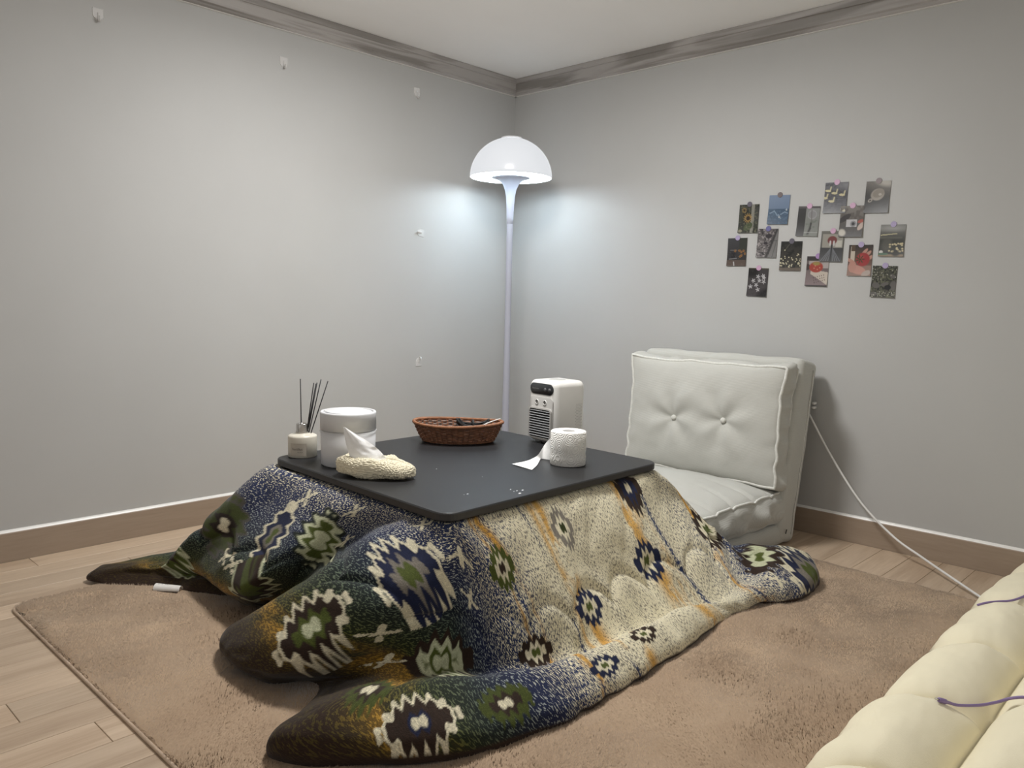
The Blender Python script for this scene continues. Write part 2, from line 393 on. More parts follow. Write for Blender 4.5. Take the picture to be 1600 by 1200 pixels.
def quilt_surface(div_seen=78, div_hid=14, div_t=30):
    n = len(QUILT_STATIONS)
    C = np.array([s[1] for s in QUILT_STATIONS]); C[:, :, 2] = np.maximum(C[:, :, 2], .012)
    RI = np.array([s[0][0] for s in QUILT_STATIONS]); RO = np.array([s[0][1] for s in QUILT_STATIONS])
    seen = 16                                        # stations 0..16 show in the room's front
    si, sf = [], []
    for i in range(n):
        d = div_seen if i < seen else div_hid
        if i == n - 1 : d = div_hid
        si += [i] * d; sf += [k / d for k in range(d)]
    si = np.array(si); sf = np.array(sf)
    B = cr_basis(sf)
    G = sum(B[:, k, None, None] * C[(si + k - 1) % n] for k in range(4))          # (S, levels, 3)
    ri = RI[si] * (1 - sf[:, None]) + RI[(si + 1) % n] * sf[:, None]
    ro = RO[si] * (1 - sf[:, None]) + RO[(si + 1) % n] * sf[:, None]
    m = C.shape[1]
    dv = [6, div_t, div_t + 6, div_t + 4, div_t, div_t, 20, 8]
    ti, tf = [], []
    for j in range(m - 1):
        ti += [j] * dv[j]; tf += [k / dv[j] for k in range(dv[j])]
    ti.append(m - 2); tf.append(1.0)
    ti = np.array(ti); tf = np.array(tf)
    Bt = cr_basis(tf)
    P = sum(Bt[None, :, k, None] * G[:, np.clip(ti + k - 1, 0, m - 1)] for k in range(4))
    f = QF[ti] * (1 - tf) + QF[ti + 1] * tf
    UV = ri[:, None] * (1 - f[None, :, None]) + ro[:, None] * f[None, :, None]
    # stuffing between the quilting seams, and creases
    u, v = UV[..., 0], UV[..., 1]
    q1, q2 = np.abs(u) - .525, np.abs(v) - .49
    front = q2 > q1
    q = np.maximum(q1, q2); w = np.where(front, u, v)
    q = np.maximum(q, 0)
    sc = np.abs(np.sin(np.pi * (w + .04) / .21))
    disp = np.zeros_like(q)
    for q0, amp in ((.30, .060),):
        ds = np.abs(q - (q0 - amp * sc ** .8 + .025))
        disp += -.016 * np.exp(-(ds / .020) ** 1.3) + .006 * np.exp(-(ds / .06) ** 2)
    disp += .014 * (fbm(u * 7, v * 7, 3, 2) - .5)
    fold = np.clip((q - .22) / .25, 0, 1)
    disp += fold * .016 * (fbm(u * 13 + v * 3, v * 9, 5, 2) - .5)
    disp += .012 * (fbm((u + v) * 4, (u - v) * 14, 8, 2) - .5)
    fade = np.clip(f / .10, 0, 1)[None, :] * np.clip((1.0 - f) / .03, 0, 1)[None, :]
    dS = np.roll(P, -1, 0) - np.roll(P, 1, 0); dT = np.gradient(P, axis=1)
    N = np.cross(dT, dS); N /= np.linalg.norm(N, axis=-1, keepdims=True) + 1e-9
    P = P + N * (disp * fade)[..., None]
    P[..., 2] = np.maximum(P[..., 2], .010)
    return P, UV, f

def mixc(a, b, t): return a * (1 - t[..., None]) + b * t[..., None]
#QUILT_END

CREAM = np.array((.71, .655, .48)); NAVY = np.array((.012, .017, .05)); BROWN = np.array((.030, .017, .011))
GREEN = np.array((.075, .095, .018)); GREY = np.array((.20, .18, .15)); BLACKG = np.array((.014, .019, .014))
ORANGE = np.array((.62, .33, .045)); BLUE = np.array((.028, .042, .105)); PALE = np.array((.52, .54, .36))

def quilt_colours(u, v, f, XYZ):
    e = np.where(u < 0, -u, u * .68)
    st = [0, .28, .40, .50, .60, .70, .82, .92, 1.0, 1.06, 1.2]
    A = [CREAM, CREAM, CREAM, CREAM, CREAM * .9, (.30, .33, .33), (.10, .13, .10), (.09, .10, .03), (.13, .095, .02), (.06, .045, .012), (.045, .028, .010)]
    B = [(.22, .20, .16), (.22, .20, .16), (.085, .09, .125), BLUE, (.017, .025, .068), NAVY, (.010, .015, .016), (.016, .022, .008), (.035, .028, .010), BROWN * .9, BROWN * .8]
    Pf = [.26, .28, .40, .55, .76, .80, .76, .70, .62, .68, .74]
    cA = np.stack([np.interp(e, st, [c[k] for c in A]) for k in range(3)], -1)
    cB = np.stack([np.interp(e, st, [c[k] for c in B]) for k in range(3)], -1)
    p = np.interp(e, st, Pf)
    p = p + .42 * (fbm(u * 16, v * 2.4, 21, 2) - .5) * np.interp(e, [0, .5, .8], [1, .7, .5])
    # mustard streaks running with the weave
    for e0, wd, am in ((.175, .022, .9), (.215, .012, .7), (.425, .016, 1.0), (.46, .008, .8), (.985, .035, .55)):
        k = np.exp(-((e - e0 - .012 * (vnoise(v * 5, v * 0 + e0 * 50, 4) - .5)) / wd) ** 2) * am
        k = k * np.clip((vnoise(u * 40, v * 9, 31) + .55 * vnoise(u * 90, v * 40, 32) - .55) * 3.2, 0, 1)
        cA = mixc(cA, ORANGE, np.clip(k, 0, 1)); cB = mixc(cB, ORANGE * .75, np.clip(k * .55, 0, 1))
    for e0, wd in ((.25, .007), (.44, .006)):
        k = np.exp(-((e - e0 - .01 * (vnoise(v * 6, v * 0 + e0 * 70, 9) - .5)) / wd) ** 2) * np.clip((vnoise(u * 30, v * 12, 41) - .35) * 4, 0, 1)
        cB = mixc(cB, BLUE, np.clip(k * 1.2, 0, 1)); p = p + .5 * k
    # woven medallions
    for (mc, eu, ev, ra, rb, layers, teeth) in MEDALLIONS:
        dv_ = XYZ - np.array(mc); dn_ = np.abs(dv_ @ np.cross(eu, ev))
        x = dv_ @ np.array(eu) / ra; y = dv_ @ np.array(ev) / rb
        near = (np.abs(x) < 1.6) & (np.abs(y) < 1.7) & (dn_ < .105)
        if not near.any(): continue
        xs, ys = x[near], y[near]
        tri = lambda q: np.abs((q % 1) - .5) * 2                                   # 0..1 triangle wave
        tx_ = tri(xs * teeth * .25 + .5); ty_ = tri(ys * teeth * .2 + .5)
        jit = .10 * (vnoise(xs * 7, ys * 7, 77) - .5)
        a_, b_, p_ = cA[near], cB[near], p[near]
        for li, (rad, colr) in enumerate(layers):
            big = rad > .5
            X_ = np.maximum(np.abs(xs) / rad - (.16 if big else .22) * ty_, 0)
            prof = 1.02 * (1 - X_ ** 1.9) + (.44 if big else .36) * (tx_ - .5) / max(rad, .45)
            t = np.clip((prof - np.abs(ys) / rad + jit) / (.07 / rad) + .5, 0, 1) * (X_ < 1.12)
            colr = np.array(colr)
            a_ = mixc(a_, colr, t); b_ = mixc(b_, colr * .80, t)
        cA[near], cB[near] = a_, b_
        p[near] = p_
    # little woven crosses
    for (mu, mv, sz) in CROSSES:
        x = np.abs(u - mu) / sz; y = np.abs(v - mv) / sz
        near = (x < 1) & (y < 1)
        k = near & (np.abs(x - y) < .33) & (vnoise(u * 150, v * 150, 3) > .25)
        cA[k] = CREAM; cB[k] = CREAM * .8
    # plain dark brown backing shows along the hem
    t = np.clip((f - .93) / .012, 0, 1)
    cA = mixc(cA, BROWN * 1.3, t); cB = mixc(cB, BROWN, t)
    return cA, cB, np.clip(p, .03, .97)

MEDALLIONS = [
    ((-1.3328, -1.8496, 0.4031), (0.9988, -0.0423, 0.0232), (0.0065, 0.5949, 0.8038), 0.057, 0.092, [(1.0,BROWN),(.55,NAVY),(.20,CREAM)], 11),
    ((-1.7279, -1.8987, 0.3524), (0.9979, 0.0058, 0.0647), (-0.0569, 0.5585, 0.8275), 0.042, 0.065, [(1.0,GREY),(.55,CREAM),(.26,GREEN*.4)], 11),
    ((-2.0074, -1.9196, 0.2990), (0.9843, 0.0245, 0.1749), (-0.1733, 0.3244, 0.9299), 0.042, 0.060, [(1.0,GREEN),(.55,CREAM),(.26,BROWN)], 11),
    ((-1.3932, -1.9756, 0.1949), (0.9940, 0.0918, 0.0603), (-0.0852, 0.2985, 0.9506), 0.065, 0.062, [(1.0,NAVY),(.55,CREAM),(.26,GREEN)], 11),
    ((-0.9882, -1.9614, 0.2133), (0.9905, 0.1355, -0.0255), (-0.0761, 0.6913, 0.7185), 0.062, 0.075, [(1.0,BROWN),(.55,CREAM),(.26,GREEN)], 11),
    ((-1.7336, -2.0119, 0.1422), (0.9966, 0.0758, 0.0320), (-0.0642, 0.4727, 0.8789), 0.055, 0.052, [(1.0,NAVY),(.55,CREAM),(.26,GREEN)], 11),
    ((-1.9661, -2.0157, 0.0779), (0.9803, -0.1863, 0.0656), (0.0289, 0.4635, 0.8856), 0.055, 0.042, [(1.0,BROWN),(.55,CREAM),(.26,GREEN)], 11),
    ((-1.6824, -2.1681, 0.0935), (0.9972, 0.0269, -0.0704), (-0.0015, 0.9410, 0.3385), 0.055, 0.030, [(1.0,BROWN),(.55,CREAM),(.26,GREEN)], 11),
    ((-1.9024, -2.1995, 0.0839), (0.9925, 0.0901, -0.0821), (-0.0326, 0.8451, 0.5336), 0.062, 0.030, [(1.0,NAVY),(.55,CREAM),(.26,GREEN)], 11),
    ((-2.2591, -1.8300, 0.3204), (0.8715, -0.1733, 0.4588), (-0.0199, 0.9222, 0.3862), 0.085, 0.140, [(1.0,CREAM),(.80,NAVY),(.45,GREY),(.27,GREEN)], 13),
    ((-2.4645, -1.6944, 0.1930), (0.6809, -0.4148, 0.6036), (0.0762, 0.8598, 0.5048), 0.110, 0.085, [(1.0,CREAM),(.80,BROWN),(.45,GREEN),(.24,PALE)], 13),
    ((-2.2095, -1.9033, 0.0903), (0.9698, -0.2271, -0.0895), (0.1722, 0.3768, 0.9102), 0.090, 0.068, [(1.0,BROWN),(.72,PALE),(.46,GREEN),(.26,PALE)], 11),
    ((-2.2789, -1.1738, 0.2748), (0.7545, 0.0094, 0.6562), (0.0496, 0.9962, -0.0714), 0.125, 0.065, [(1.0,CREAM),(.78,NAVY),(.42,GREY),(.22,GREEN)], 11),
    ((-2.2240, -1.3598, 0.2916), (0.3209, -0.1931, 0.9272), (-0.5930, 0.7224, 0.3557), 0.098, 0.075, [(1.0,BLACKG),(.80,PALE),(.56,GREEN),(.32,PALE)], 11),
    ((-2.2881, -0.8739, 0.2468), (0.2084, -0.0996, 0.9729), (-0.1622, 0.9775, 0.1348), 0.105, 0.133, [(1.0,GREY*.35),(.82,GREEN*.6),(.45,BROWN*.6),(.20,CREAM)], 11),
    ((-2.4421, -2.0954, 0.0931), (0.8999, -0.4107, 0.1469), (0.3037, 0.8317, 0.4648), 0.090, 0.073, [(1.0,CREAM),(.80,BROWN),(.35,NAVY),(.2,CREAM)], 13),
    ((-2.2375, -2.1630, 0.0875), (0.9790, -0.1916, 0.0695), (0.1558, 0.9234, 0.3507), 0.073, 0.052, [(1.0,GREEN*.8),(.55,BROWN),(.25,CREAM)], 12),
    ((-2.4567, -1.9307, 0.1153), (0.5793, -0.8143, 0.0373), (0.8131, 0.5741, -0.0964), 0.055, 0.092, [(1.0,GREEN*.8),(.60,BROWN),(.34,CREAM)], 12),
    ((-0.7690, -2.2640, 0.0833), (0.9933, 0.0619, 0.0981), (-0.1136, 0.6898, 0.7150), 0.113, 0.135, [(1.0,CREAM),(.80,NAVY),(.50,GREY),(.28,GREEN)], 13),
    ((-0.8719, -2.1117, 0.1241), (0.8812, 0.4389, 0.1757), (-0.4032, 0.8917, -0.2056), 0.115, 0.073, [(1.0,BROWN),(.60,PALE),(.22,GREEN)], 12),
    ((-2.3722, -0.6620, 0.1134), (0.5476, -0.2446, 0.8002), (0.4958, 0.8652, -0.0749), 0.060, 0.057, [(1.0,PALE),(.8,GREEN),(.5,BROWN)], 11),
    ((-2.3764, -1.2032, 0.1270), (-0.3010, -0.5572, 0.7739), (-0.7548, 0.6352, 0.1637), 0.092, 0.077, [(1.0,PALE),(.80,BROWN),(.45,GREEN)], 11),
]
CROSSES = [(-0.608, 0.245, .028), (-0.597, -0.014, .028), (-0.870, 0.333, .028), (-0.860, 0.397, .028), (-0.719, -0.146, .028), (-0.568, -0.409, .028), (-0.899, -0.672, .028), (-0.983, -0.799, .028), (-0.696, -0.707, .028), (-0.625, -0.597, .028), (0.768, -1.005, .028), ]


def quilt_material():
    m, nt, b = newmat('quilt_cloth'); L = nt.links.new
    a = nd(nt, 'ShaderNodeAttribute'); a.attribute_name = 'warp_colour'
    c = nd(nt, 'ShaderNodeAttribute'); c.attribute_name = 'weft_colour'
    t = nd(nt, 'ShaderNodeAttribute'); t.attribute_name = 'mottle'
    w = nd(nt, 'ShaderNodeAttribute'); w.attribute_name = 'cloth'
    mp = nd(nt, 'ShaderNodeMapping'); mp.inputs['Scale'].default_value = (240, 110, 1)
    L(w.outputs['Vector'], mp.inputs['Vector'])
    n = nd(nt, 'ShaderNodeTexNoise', noise_dimensions='2D'); n.inputs['Scale'].default_value = 1.0; n.inputs['Detail'].default_value = 2.0
    n.inputs['Roughness'].default_value = .6
    L(mp.outputs['Vector'], n.inputs['Vector'])
    sub = nd(nt, 'ShaderNodeMath', operation='SUBTRACT'); L(t.outputs['Fac'], sub.inputs[0]); L(n.outputs['Fac'], sub.inputs[1])
    mr = nd(nt, 'ShaderNodeMapRange'); mr.inputs[1].default_value = -.02; mr.inputs[2].default_value = .02
    L(sub.outputs[0], mr.inputs[0])
    mx = nd(nt, 'ShaderNodeMix', data_type='RGBA')
    L(mr.outputs[0], mx.inputs[0]); L(a.outputs['Color'], mx.inputs[6]); L(c.outputs['Color'], mx.inputs[7])
    mp2 = nd(nt, 'ShaderNodeMapping'); mp2.inputs['Scale'].default_value = (420, 520, 1)
    L(w.outputs['Vector'], mp2.inputs['Vector'])
    n2 = nd(nt, 'ShaderNodeTexNoise', noise_dimensions='2D'); n2.inputs['Scale'].default_value = 1.0; n2.inputs['Detail'].default_value = 1
    L(mp2.outputs['Vector'], n2.inputs['Vector'])
    hs = nd(nt, 'ShaderNodeHueSaturation'); vr = nd(nt, 'ShaderNodeMapRange')
    vr.inputs[1].default_value = .3; vr.inputs[2].default_value = .7; vr.inputs[3].default_value = .78; vr.inputs[4].default_value = 1.22
    L(n2.outputs['Fac'], vr.inputs[0]); L(vr.outputs[0], hs.inputs['Value']); L(mx.outputs[2], hs.inputs['Color'])
    L(hs.outputs['Color'], b.inputs['Base Color'])
    b.inputs['Roughness'].default_value = .85; b.inputs['Specular IOR Level'].default_value = .2
    b.inputs['Sheen Weight'].default_value = .12; b.inputs['Sheen Roughness'].default_value = .4
    bp = nd(nt, 'ShaderNodeBump'); bp.inputs['Strength'].default_value = .35; bp.inputs['Distance'].default_value = .002
    L(n2.outputs['Fac'], bp.inputs['Height']); L(bp.outputs['Normal'], b.inputs['Normal'])
    return m

def norminv(p):
    p = np.asarray(p)                                     # logistic approximation of the normal quantile
    return np.log(p / (1 - p)) / 1.70

M['quilt'] = quilt_material()
QP, QUV, Qf = quilt_surface()
ns, mt = QP.shape[:2]
V = QP.reshape(-1, 3); uv = QUV.reshape(-1, 2)
Fq = grid_faces(ns, mt, True)[:, ::-1]
quilt_root = thing('kotatsu_quilt', 'thick patterned quilt in cream, navy, olive and brown draped over the low table', 'quilt', (-1.611, -1.356, .012))
q_top = mesh('quilt_cover', V, np.ascontiguousarray(Fq), M['quilt'], quilt_root)
cA, cB, p = quilt_colours(uv[:, 0], uv[:, 1], np.tile(Qf, ns), V)
point_attr(q_top, 'warp_colour', cA, 'FLOAT_COLOR')
point_attr(q_top, 'weft_colour', cB, 'FLOAT_COLOR')
point_attr(q_top, 'mottle', .5 + .115 * norminv(p), 'FLOAT')
point_attr(q_top, 'cloth', np.hstack([uv, np.zeros((len(uv), 1))]), 'FLOAT_VECTOR')

# ---------------------------------------------------------------- care label sewn to the quilt's hem
M['paper_white'] = plain('paper_white', (.72, .70, .67), rough=.7, var=.05, scale=60)
M['ink'] = plain('ink', (.12, .12, .12), rough=.7)
tb = np.array((-2.452, -.705, .020)); ta = np.array((.62, -.78, .0)); ta /= np.linalg.norm(ta)
tn = np.array((-ta[1], ta[0], 0.0)) * -1.0
LV = []
for s in np.linspace(0, .090, 14):
    for k, a in enumerate(np.linspace(-.2, 3.3, 12)):
        rr = .0185 * (1 - 2.6 * s)
        LV.append(tb + ta * s + tn * (rr * math.cos(a)) + np.array((0, 0, rr * .95 * max(math.sin(a), -.1))))
care = mesh('care_label', LV, grid_faces(14, 12), M['paper_white'], quilt_root, label='white curled care label with small print')
g = Geo()
for k in range(4):                                   # rows of small print on the curl
    a = 1.5 + .42 * k
    for s0 in np.arange(.010, .05, .006):
        if random.random() < .25: continue
        rr = .0188 * (1 - 2.6 * s0)
        c0 = tb + ta * s0 + tn * (rr * math.cos(a)) + np.array((0, 0, rr * .96 * math.sin(a)))
        c1 = tb + ta * (s0 + .004) + tn * (rr * math.cos(a)) + np.array((0, 0, rr * .96 * math.sin(a)))
        h = tn * (-math.sin(a) * .0012) + np.array((0, 0, math.cos(a) * .0012))
        g.add([c0 - h, c1 - h, c1 + h, c0 + h], [(0, 1, 2, 3)])
g.build('label_print', M['ink'], care, False)

# ---------------------------------------------------------------- low table
M['table_top'] = plain('table_top', (.018, .0185, .020), rough=.40, var=.05, scale=120, bump=.05, bscale=900, spec=.26)
M['table_edge'] = plain('table_edge', (.020, .020, .021), rough=.35, var=.05)
M['table_wood'] = plain('table_wood', (.06, .045, .035), rough=.5)
TZ = .46
tc_ = [np.array(c) for c in ((-2.112, -.883), (-2.160, -1.857), (-1.112, -1.832), (-1.061, -.852))]
def rounded_quad(cs, rad, seg=8, inset=0.0):
    cen = sum(cs) / 4; out = []
    for i in range(4):
        p, a, b = cs[i], cs[i - 1], cs[(i + 1) % 4]
        da = (a - p) / np.linalg.norm(a - p); db = (b - p) / np.linalg.norm(b - p)
        p = p + (da + db) * inset; rad_ = max(rad - inset, .004)
        c = p + (da + db) * rad_
        v0, v1 = -db, -da
        for k in range(seg + 1):
            t = k / seg * math.pi / 2
            out.append(c + rad_ * (v0 * math.cos(t) + v1 * math.sin(t)))
    return out
table = thing('kotatsu_table', 'low square table with a matte black rounded top', 'table', (-1.611, -1.356, .012))
def loop_stack(levels, cap_last=True, cap_first=True):
    V = []; F = []; n = None
    for (ins, z) in levels:
        L_ = rounded_quad(tc_, .055, 8, ins); n = len(L_)
        V += [(p[0], p[1], z) for p in L_]
    for i in range(len(levels) - 1):
        F += [(i * n + k, i * n + (k + 1) % n, (i + 1) * n + (k + 1) % n, (i + 1) * n + k) for k in range(n)]
    if cap_first: F.append(tuple(range(n - 1, -1, -1)))
    if cap_last: F.append(tuple((len(levels) - 1) * n + k for k in range(n)))
    return V, F
V, F = loop_stack([(.003, .4365), (0, .4395), (0, .4565), (.0025, .4593)], False)
top = mesh('tabletop_edge', V, F, M['table_edge'], table, False)
V, F = loop_stack([(.0025, .4593), (.004, TZ)], True, False)
mesh('tabletop', V, F, M['table_top'], table, False)
for sx in (-1, 1):
    for sy in (-1, 1):
        c = Vector((-1.611 + sx * .42, -1.36 + sy * .39, .215))
        V, F = box_geo((.05, .05, .405), Matrix.Translation(c), .006, 2)
        mesh('leg', V, F, M['table_wood'], table, False)
V, F = box_geo((.86, .80, .03), Matrix.Translation((-1.611, -1.36, .40)), .005, 1)
mesh('heater_frame', V, F, M['table_wood'], table, False)

# ---------------------------------------------------------------- rug
def fur_material(name, c0, c1):
    m, nt, b = newmat(name); L = nt.links.new
    geo = nd(nt, 'ShaderNodeNewGeometry')
    n = nd(nt, 'ShaderNodeTexNoise'); n.inputs['Scale'].default_value = 5.5; n.inputs['Detail'].default_value = 4
    L(geo.outputs['Position'], n.inputs['Vector'])
    n2 = nd(nt, 'ShaderNodeTexNoise'); n2.inputs['Scale'].default_value = 140; n2.inputs['Detail'].default_value = 2
    L(geo.outputs['Position'], n2.inputs['Vector'])
    mx = nd(nt, 'ShaderNodeMix', data_type='FLOAT'); mx.inputs[0].default_value = .35
    L(n.outputs['Fac'], mx.inputs[2]); L(n2.outputs['Fac'], mx.inputs[3])
    r = nd(nt, 'ShaderNodeValToRGB'); r.color_ramp.elements[0].position = .3; r.color_ramp.elements[1].position = .7
    r.color_ramp.elements[0].color = c0 + (1,); r.color_ramp.elements[1].color = c1 + (1,)
    L(mx.outputs[0], r.inputs['Fac']); L(r.outputs['Color'], b.inputs['Base Color'])
    b.inputs['Roughness'].default_value = .8; b.inputs['Specular IOR Level'].default_value = .15
    b.inputs['Sheen Weight'].default_value = .25; b.inputs['Sheen Roughness'].default_value = .4
    return m
M['fur'] = fur_material('rug_fur', (.345, .238, .156), (.505, .370, .252))
M['rug_back'] = fur_material('rug_back', (.36, .254, .168), (.45, .332, .228))
M['rug_binding'] = plain('rug_binding', (.50, .38, .28), rough=.8, var=.08, scale=80)
RX0, RX1, RY0, RY1 = -2.84, -.40, -2.785, -.50
rug = thing('fur_rug', 'dusty pink-beige plush fur rug lying under the quilted table', 'rug', (-1.62, -1.75, 0))
def rug_sd(x, y, rad=.07):
    """signed distance inside the rounded rectangle (positive inside)"""
    dx = np.abs(x - (RX0 + RX1) / 2) - ((RX1 - RX0) / 2 - rad); dy = np.abs(y - (RY0 + RY1) / 2) - ((RY1 - RY0) / 2 - rad)
    return rad - (np.hypot(np.maximum(dx, 0), np.maximum(dy, 0)) + np.minimum(np.maximum(dx, dy), 0))
def rug_height(x, y):
    sd = np.clip(rug_sd(x, y), 0, 1)
    edge = np.clip(sd / .03, 0, 1) ** .5
    h = .012 + .009 * (fbm(x * 3.2, y * 3.2, 51, 3) - .5) * 2 + 0.0065 * (fbm(x * 9 + 3 * fbm(x * 2, y * 2, 5), y * 14, 52, 2) - .5) * 2
    return .003 + edge * np.maximum(h, .003)
nx_, ny_ = 260, 266
gx, gy = np.meshgrid(np.linspace(0, 1, nx_), np.linspace(0, 1, ny_), indexing='ij')
def rug_map(a, b):
    x = RX0 + a * (RX1 - RX0); y = RY0 + b * (RY1 - RY0)
    sd = rug_sd(x, y); out = sd < 0
    for (cx, cy) in ((RX0 + .07, RY0 + .07), (RX1 - .07, RY0 + .07), (RX0 + .07, RY1 - .07), (RX1 - .07, RY1 - .07)):
        r_ = np.hypot(x - cx, y - cy); k = out & (np.abs(x - cx) < .0701) & (np.abs(y - cy) < .0701)
        x = np.where(k, cx + (x - cx) * .07 / np.maximum(r_, 1e-6), x); y = np.where(k, cy + (y - cy) * .07 / np.maximum(r_, 1e-6), y)
    return x, y
rx, ry = rug_map(gx, gy)
rz = rug_height(rx, ry)
Vr = np.stack([rx, ry, rz], -1).reshape(-1, 3)
mesh('rug_base', Vr, grid_faces(nx_, ny_), M['rug_back'], rug)
# bound edge
a = np.linspace(0, 2 * np.pi, 240, endpoint=False)
bp_ = []
for (cx, cy, a0) in ((RX1 - .07, RY1 - .07, 0), (RX0 + .07, RY1 - .07, 90), (RX0 + .07, RY0 + .07, 180), (RX1 - .07, RY0 + .07, 270)):
    for k in range(13):
        t = math.radians(a0 + 90 * k / 12); bp_.append((cx + .07 * math.cos(t), cy + .07 * math.sin(t), .0046))
V, F = tube_geo(bp_, .0045, 8, closed=True)
mesh('binding', V, F, M['rug_binding'], rug)
# pile: soft blades laid by a slowly turning field
NB = 420000
bx = RNG.uniform(RX0, RX1, NB); by = RNG.uniform(RY0, RY1, NB)
keep = (rug_sd(bx, by) > .0005)
# nothing grows where the quilted table covers it
keep &= ~((bx > -2.25) & (bx < -1.1) & (by > -2.0) & (by < -.75))
bx, by = bx[keep], by[keep]; nb = len(bx)
ang0 = .8 + 5.0 * (fbm(bx * 2.6, by * 2.6, 61, 3) - .5)
ang = ang0 + RNG.normal(0, .35, nb)
lean0 = np.clip(.75 + 1.6 * (fbm(bx * 5, by * 5, 62, 2) - .5), .2, 1.3)
lean = np.clip(lean0 + RNG.normal(0, .12, nb), .05, 1.35)
edge_out = rug_sd(bx, by) < .012                      # at the rim the nap falls over the binding
ang = np.where(edge_out, np.arctan2(by - (RY0 + RY1) / 2, (bx - (RX0 + RX1) / 2)) + RNG.normal(0, .5, nb), ang)
ln = .0085 * RNG.uniform(.6, 1.15, nb)
dirx, diry = np.cos(ang) * np.sin(lean), np.sin(ang) * np.sin(lean); dz = np.cos(lean)
bz = rug_height(bx, by)
wd = .0012
pxd, pyd = -np.sin(ang + RNG.normal(0, .8, nb)) * wd, np.cos(ang) * wd
Vb = np.empty((nb, 3, 3))
Vb[:, 0] = np.stack([bx - pxd, by - pyd, bz - .002], -1)
Vb[:, 1] = np.stack([bx + pxd, by + pyd, bz - .002], -1)
Vb[:, 2] = np.stack([bx + dirx * ln, by + diry * ln, bz + dz * ln], -1)
gn = np.cross(Vb[:, 1] - Vb[:, 0], Vb[:, 2] - Vb[:, 0])
flip = gn[:, 2] < 0
Vb[flip, 0], Vb[flip, 1] = Vb[flip, 1].copy(), Vb[flip, 0].copy()
pile = mesh('pile', Vb.reshape(-1, 3), np.arange(nb * 3).reshape(-1, 3), M['fur'], rug)
# the pile shades softly, as a brushed nap
nrm = np.stack([.60 * np.cos(ang0) * np.sin(lean0), .60 * np.sin(ang0) * np.sin(lean0), np.ones(nb)], -1)
nrm /= np.linalg.norm(nrm, axis=1)[:, None]
pile.data.normals_split_custom_set_from_vertices(np.repeat(nrm, 3, axis=0).tolist())
pile['kind'] = 'stuff'

# ---------------------------------------------------------------- floor lamp in the corner
M['lamp_white'] = plain('lamp_white', (.80, .80, .82), rough=.18, var=.01, scale=5, spec=.5)
M['lamp_stem'] = plain('lamp_stem', (.40, .41, .48), rough=.4, var=.01, scale=5)
M['chrome'] = plain('chrome', (.55, .53, .50), rough=.18, var=.03, metal=1.0)
def emit(name, col, strength):
    m, nt, b = newmat(name)
    b.inputs['Base Color'].default_value = col + (1,)
    b.inputs['Emission Color'].default_value = col + (1,); b.inputs['Emission Strength'].default_value = strength
    n = nd(nt, 'ShaderNodeTexNoise'); n.inputs['Scale'].default_value = 3
    mr = nd(nt, 'ShaderNodeMapRange'); mr.inputs[3].default_value = .5; mr.inputs[4].default_value = .6
    nt.links.new(n.outputs['Fac'], mr.inputs[0]); nt.links.new(mr.outputs[0], b.inputs['Roughness'])
    return m
M['lamp_shade'] = plain('lamp_shade', (.16, .16, .165), rough=.18, var=.01, scale=5, spec=.5)
sb_ = M['lamp_shade'].node_tree.nodes['Principled BSDF']      # the shade is thin and lets some of the bulb's light through
sb_.inputs['Emission Color'].default_value = (.93, .96, 1, 1); sb_.inputs['Emission Strength'].default_value = SHADE_GLOW
M['lamp_glow'] = emit('lamp_glow', (.86, .95, 1.0), LAMP_GLOW)
M['bulb'] = emit('bulb', (.9, .97, 1.0), 14.0)
LX, LY = -.404, -.366
RIMZ, SR = 1.672, .219
lamp = thing('floor_lamp', 'tall white mushroom-shaped floor lamp glowing in the corner', 'lamp', (LX, LY, 0))
V, F = lathe_geo([(0, 0), (.13, 0), (.145, .004), (.14, .010), (.10, .022), (.05, .045), (.028, .10), (.021, .2)], 56, (LX, LY, 0))
mesh('base', V, F, M['lamp_stem'], lamp)
V, F = lathe_geo([(.021, .2), (.0165, .8), (.0160, 1.10), (.0165, 1.43)], 40, (LX, LY, 0))
mesh('pole', V, F, M['lamp_stem'], lamp)
V, F = lathe_geo([(.0165, 1.430), (.0172, 1.431), (.0185, 1.47), (.0205, 1.53), (.0240, 1.575), (.0305, 1.61), (.043, 1.638), (.062, 1.657), (.085, 1.667), (.103, 1.671), (.104, 1.673), (.085, 1.671), (.05, 1.66), (.03, 1.65), (0, 1.648)], 56, (LX, LY, 0))
mesh('trumpet', V, F, M['lamp_stem'], lamp)
out, inn = [], []
for k in range(25):
    t = k / 24 * math.pi / 2
    out.append((SR * math.cos(t) if k < 24 else .0005, RIMZ + SR * .955 * math.sin(t)))
    inn.append(((SR - .004) * math.cos(t) if k < 24 else .0005, RIMZ + (SR * .955 - .004) * math.sin(t)))
V, F = lathe_geo([(SR - .004, RIMZ)] + out, 72, (LX, LY, 0))
shade = mesh('shade', V, F, M['lamp_shade'], lamp)
V, F = lathe_geo(inn[::-1], 72, (LX, LY, 0))
mesh('shade_lining', V, F, M['lamp_glow'], shade)
V, F = lathe_geo([(.058, RIMZ + .2035), (.056, RIMZ + .209), (.035, RIMZ + .2125), (0, RIMZ + .214)], 48, (LX, LY, 0))
cap_ = mesh('cap', V, F, M['lamp_white'], lamp)
V, F = lathe_geo([(.009, RIMZ + .212), (.009, RIMZ + .219), (.006, RIMZ + .221), (0, RIMZ + .221)], 20, (LX, LY, 0))
mesh('finial', V, F, M['chrome'], cap_)
V, F = lathe_geo([(.012, 1.648), (.012, 1.665), (.022, 1.678), (.026, 1.692), (.020, 1.706), (0, 1.713)], 24, (LX, LY, 0))
mesh('light_bulb', V, F, M['bulb'], lamp)
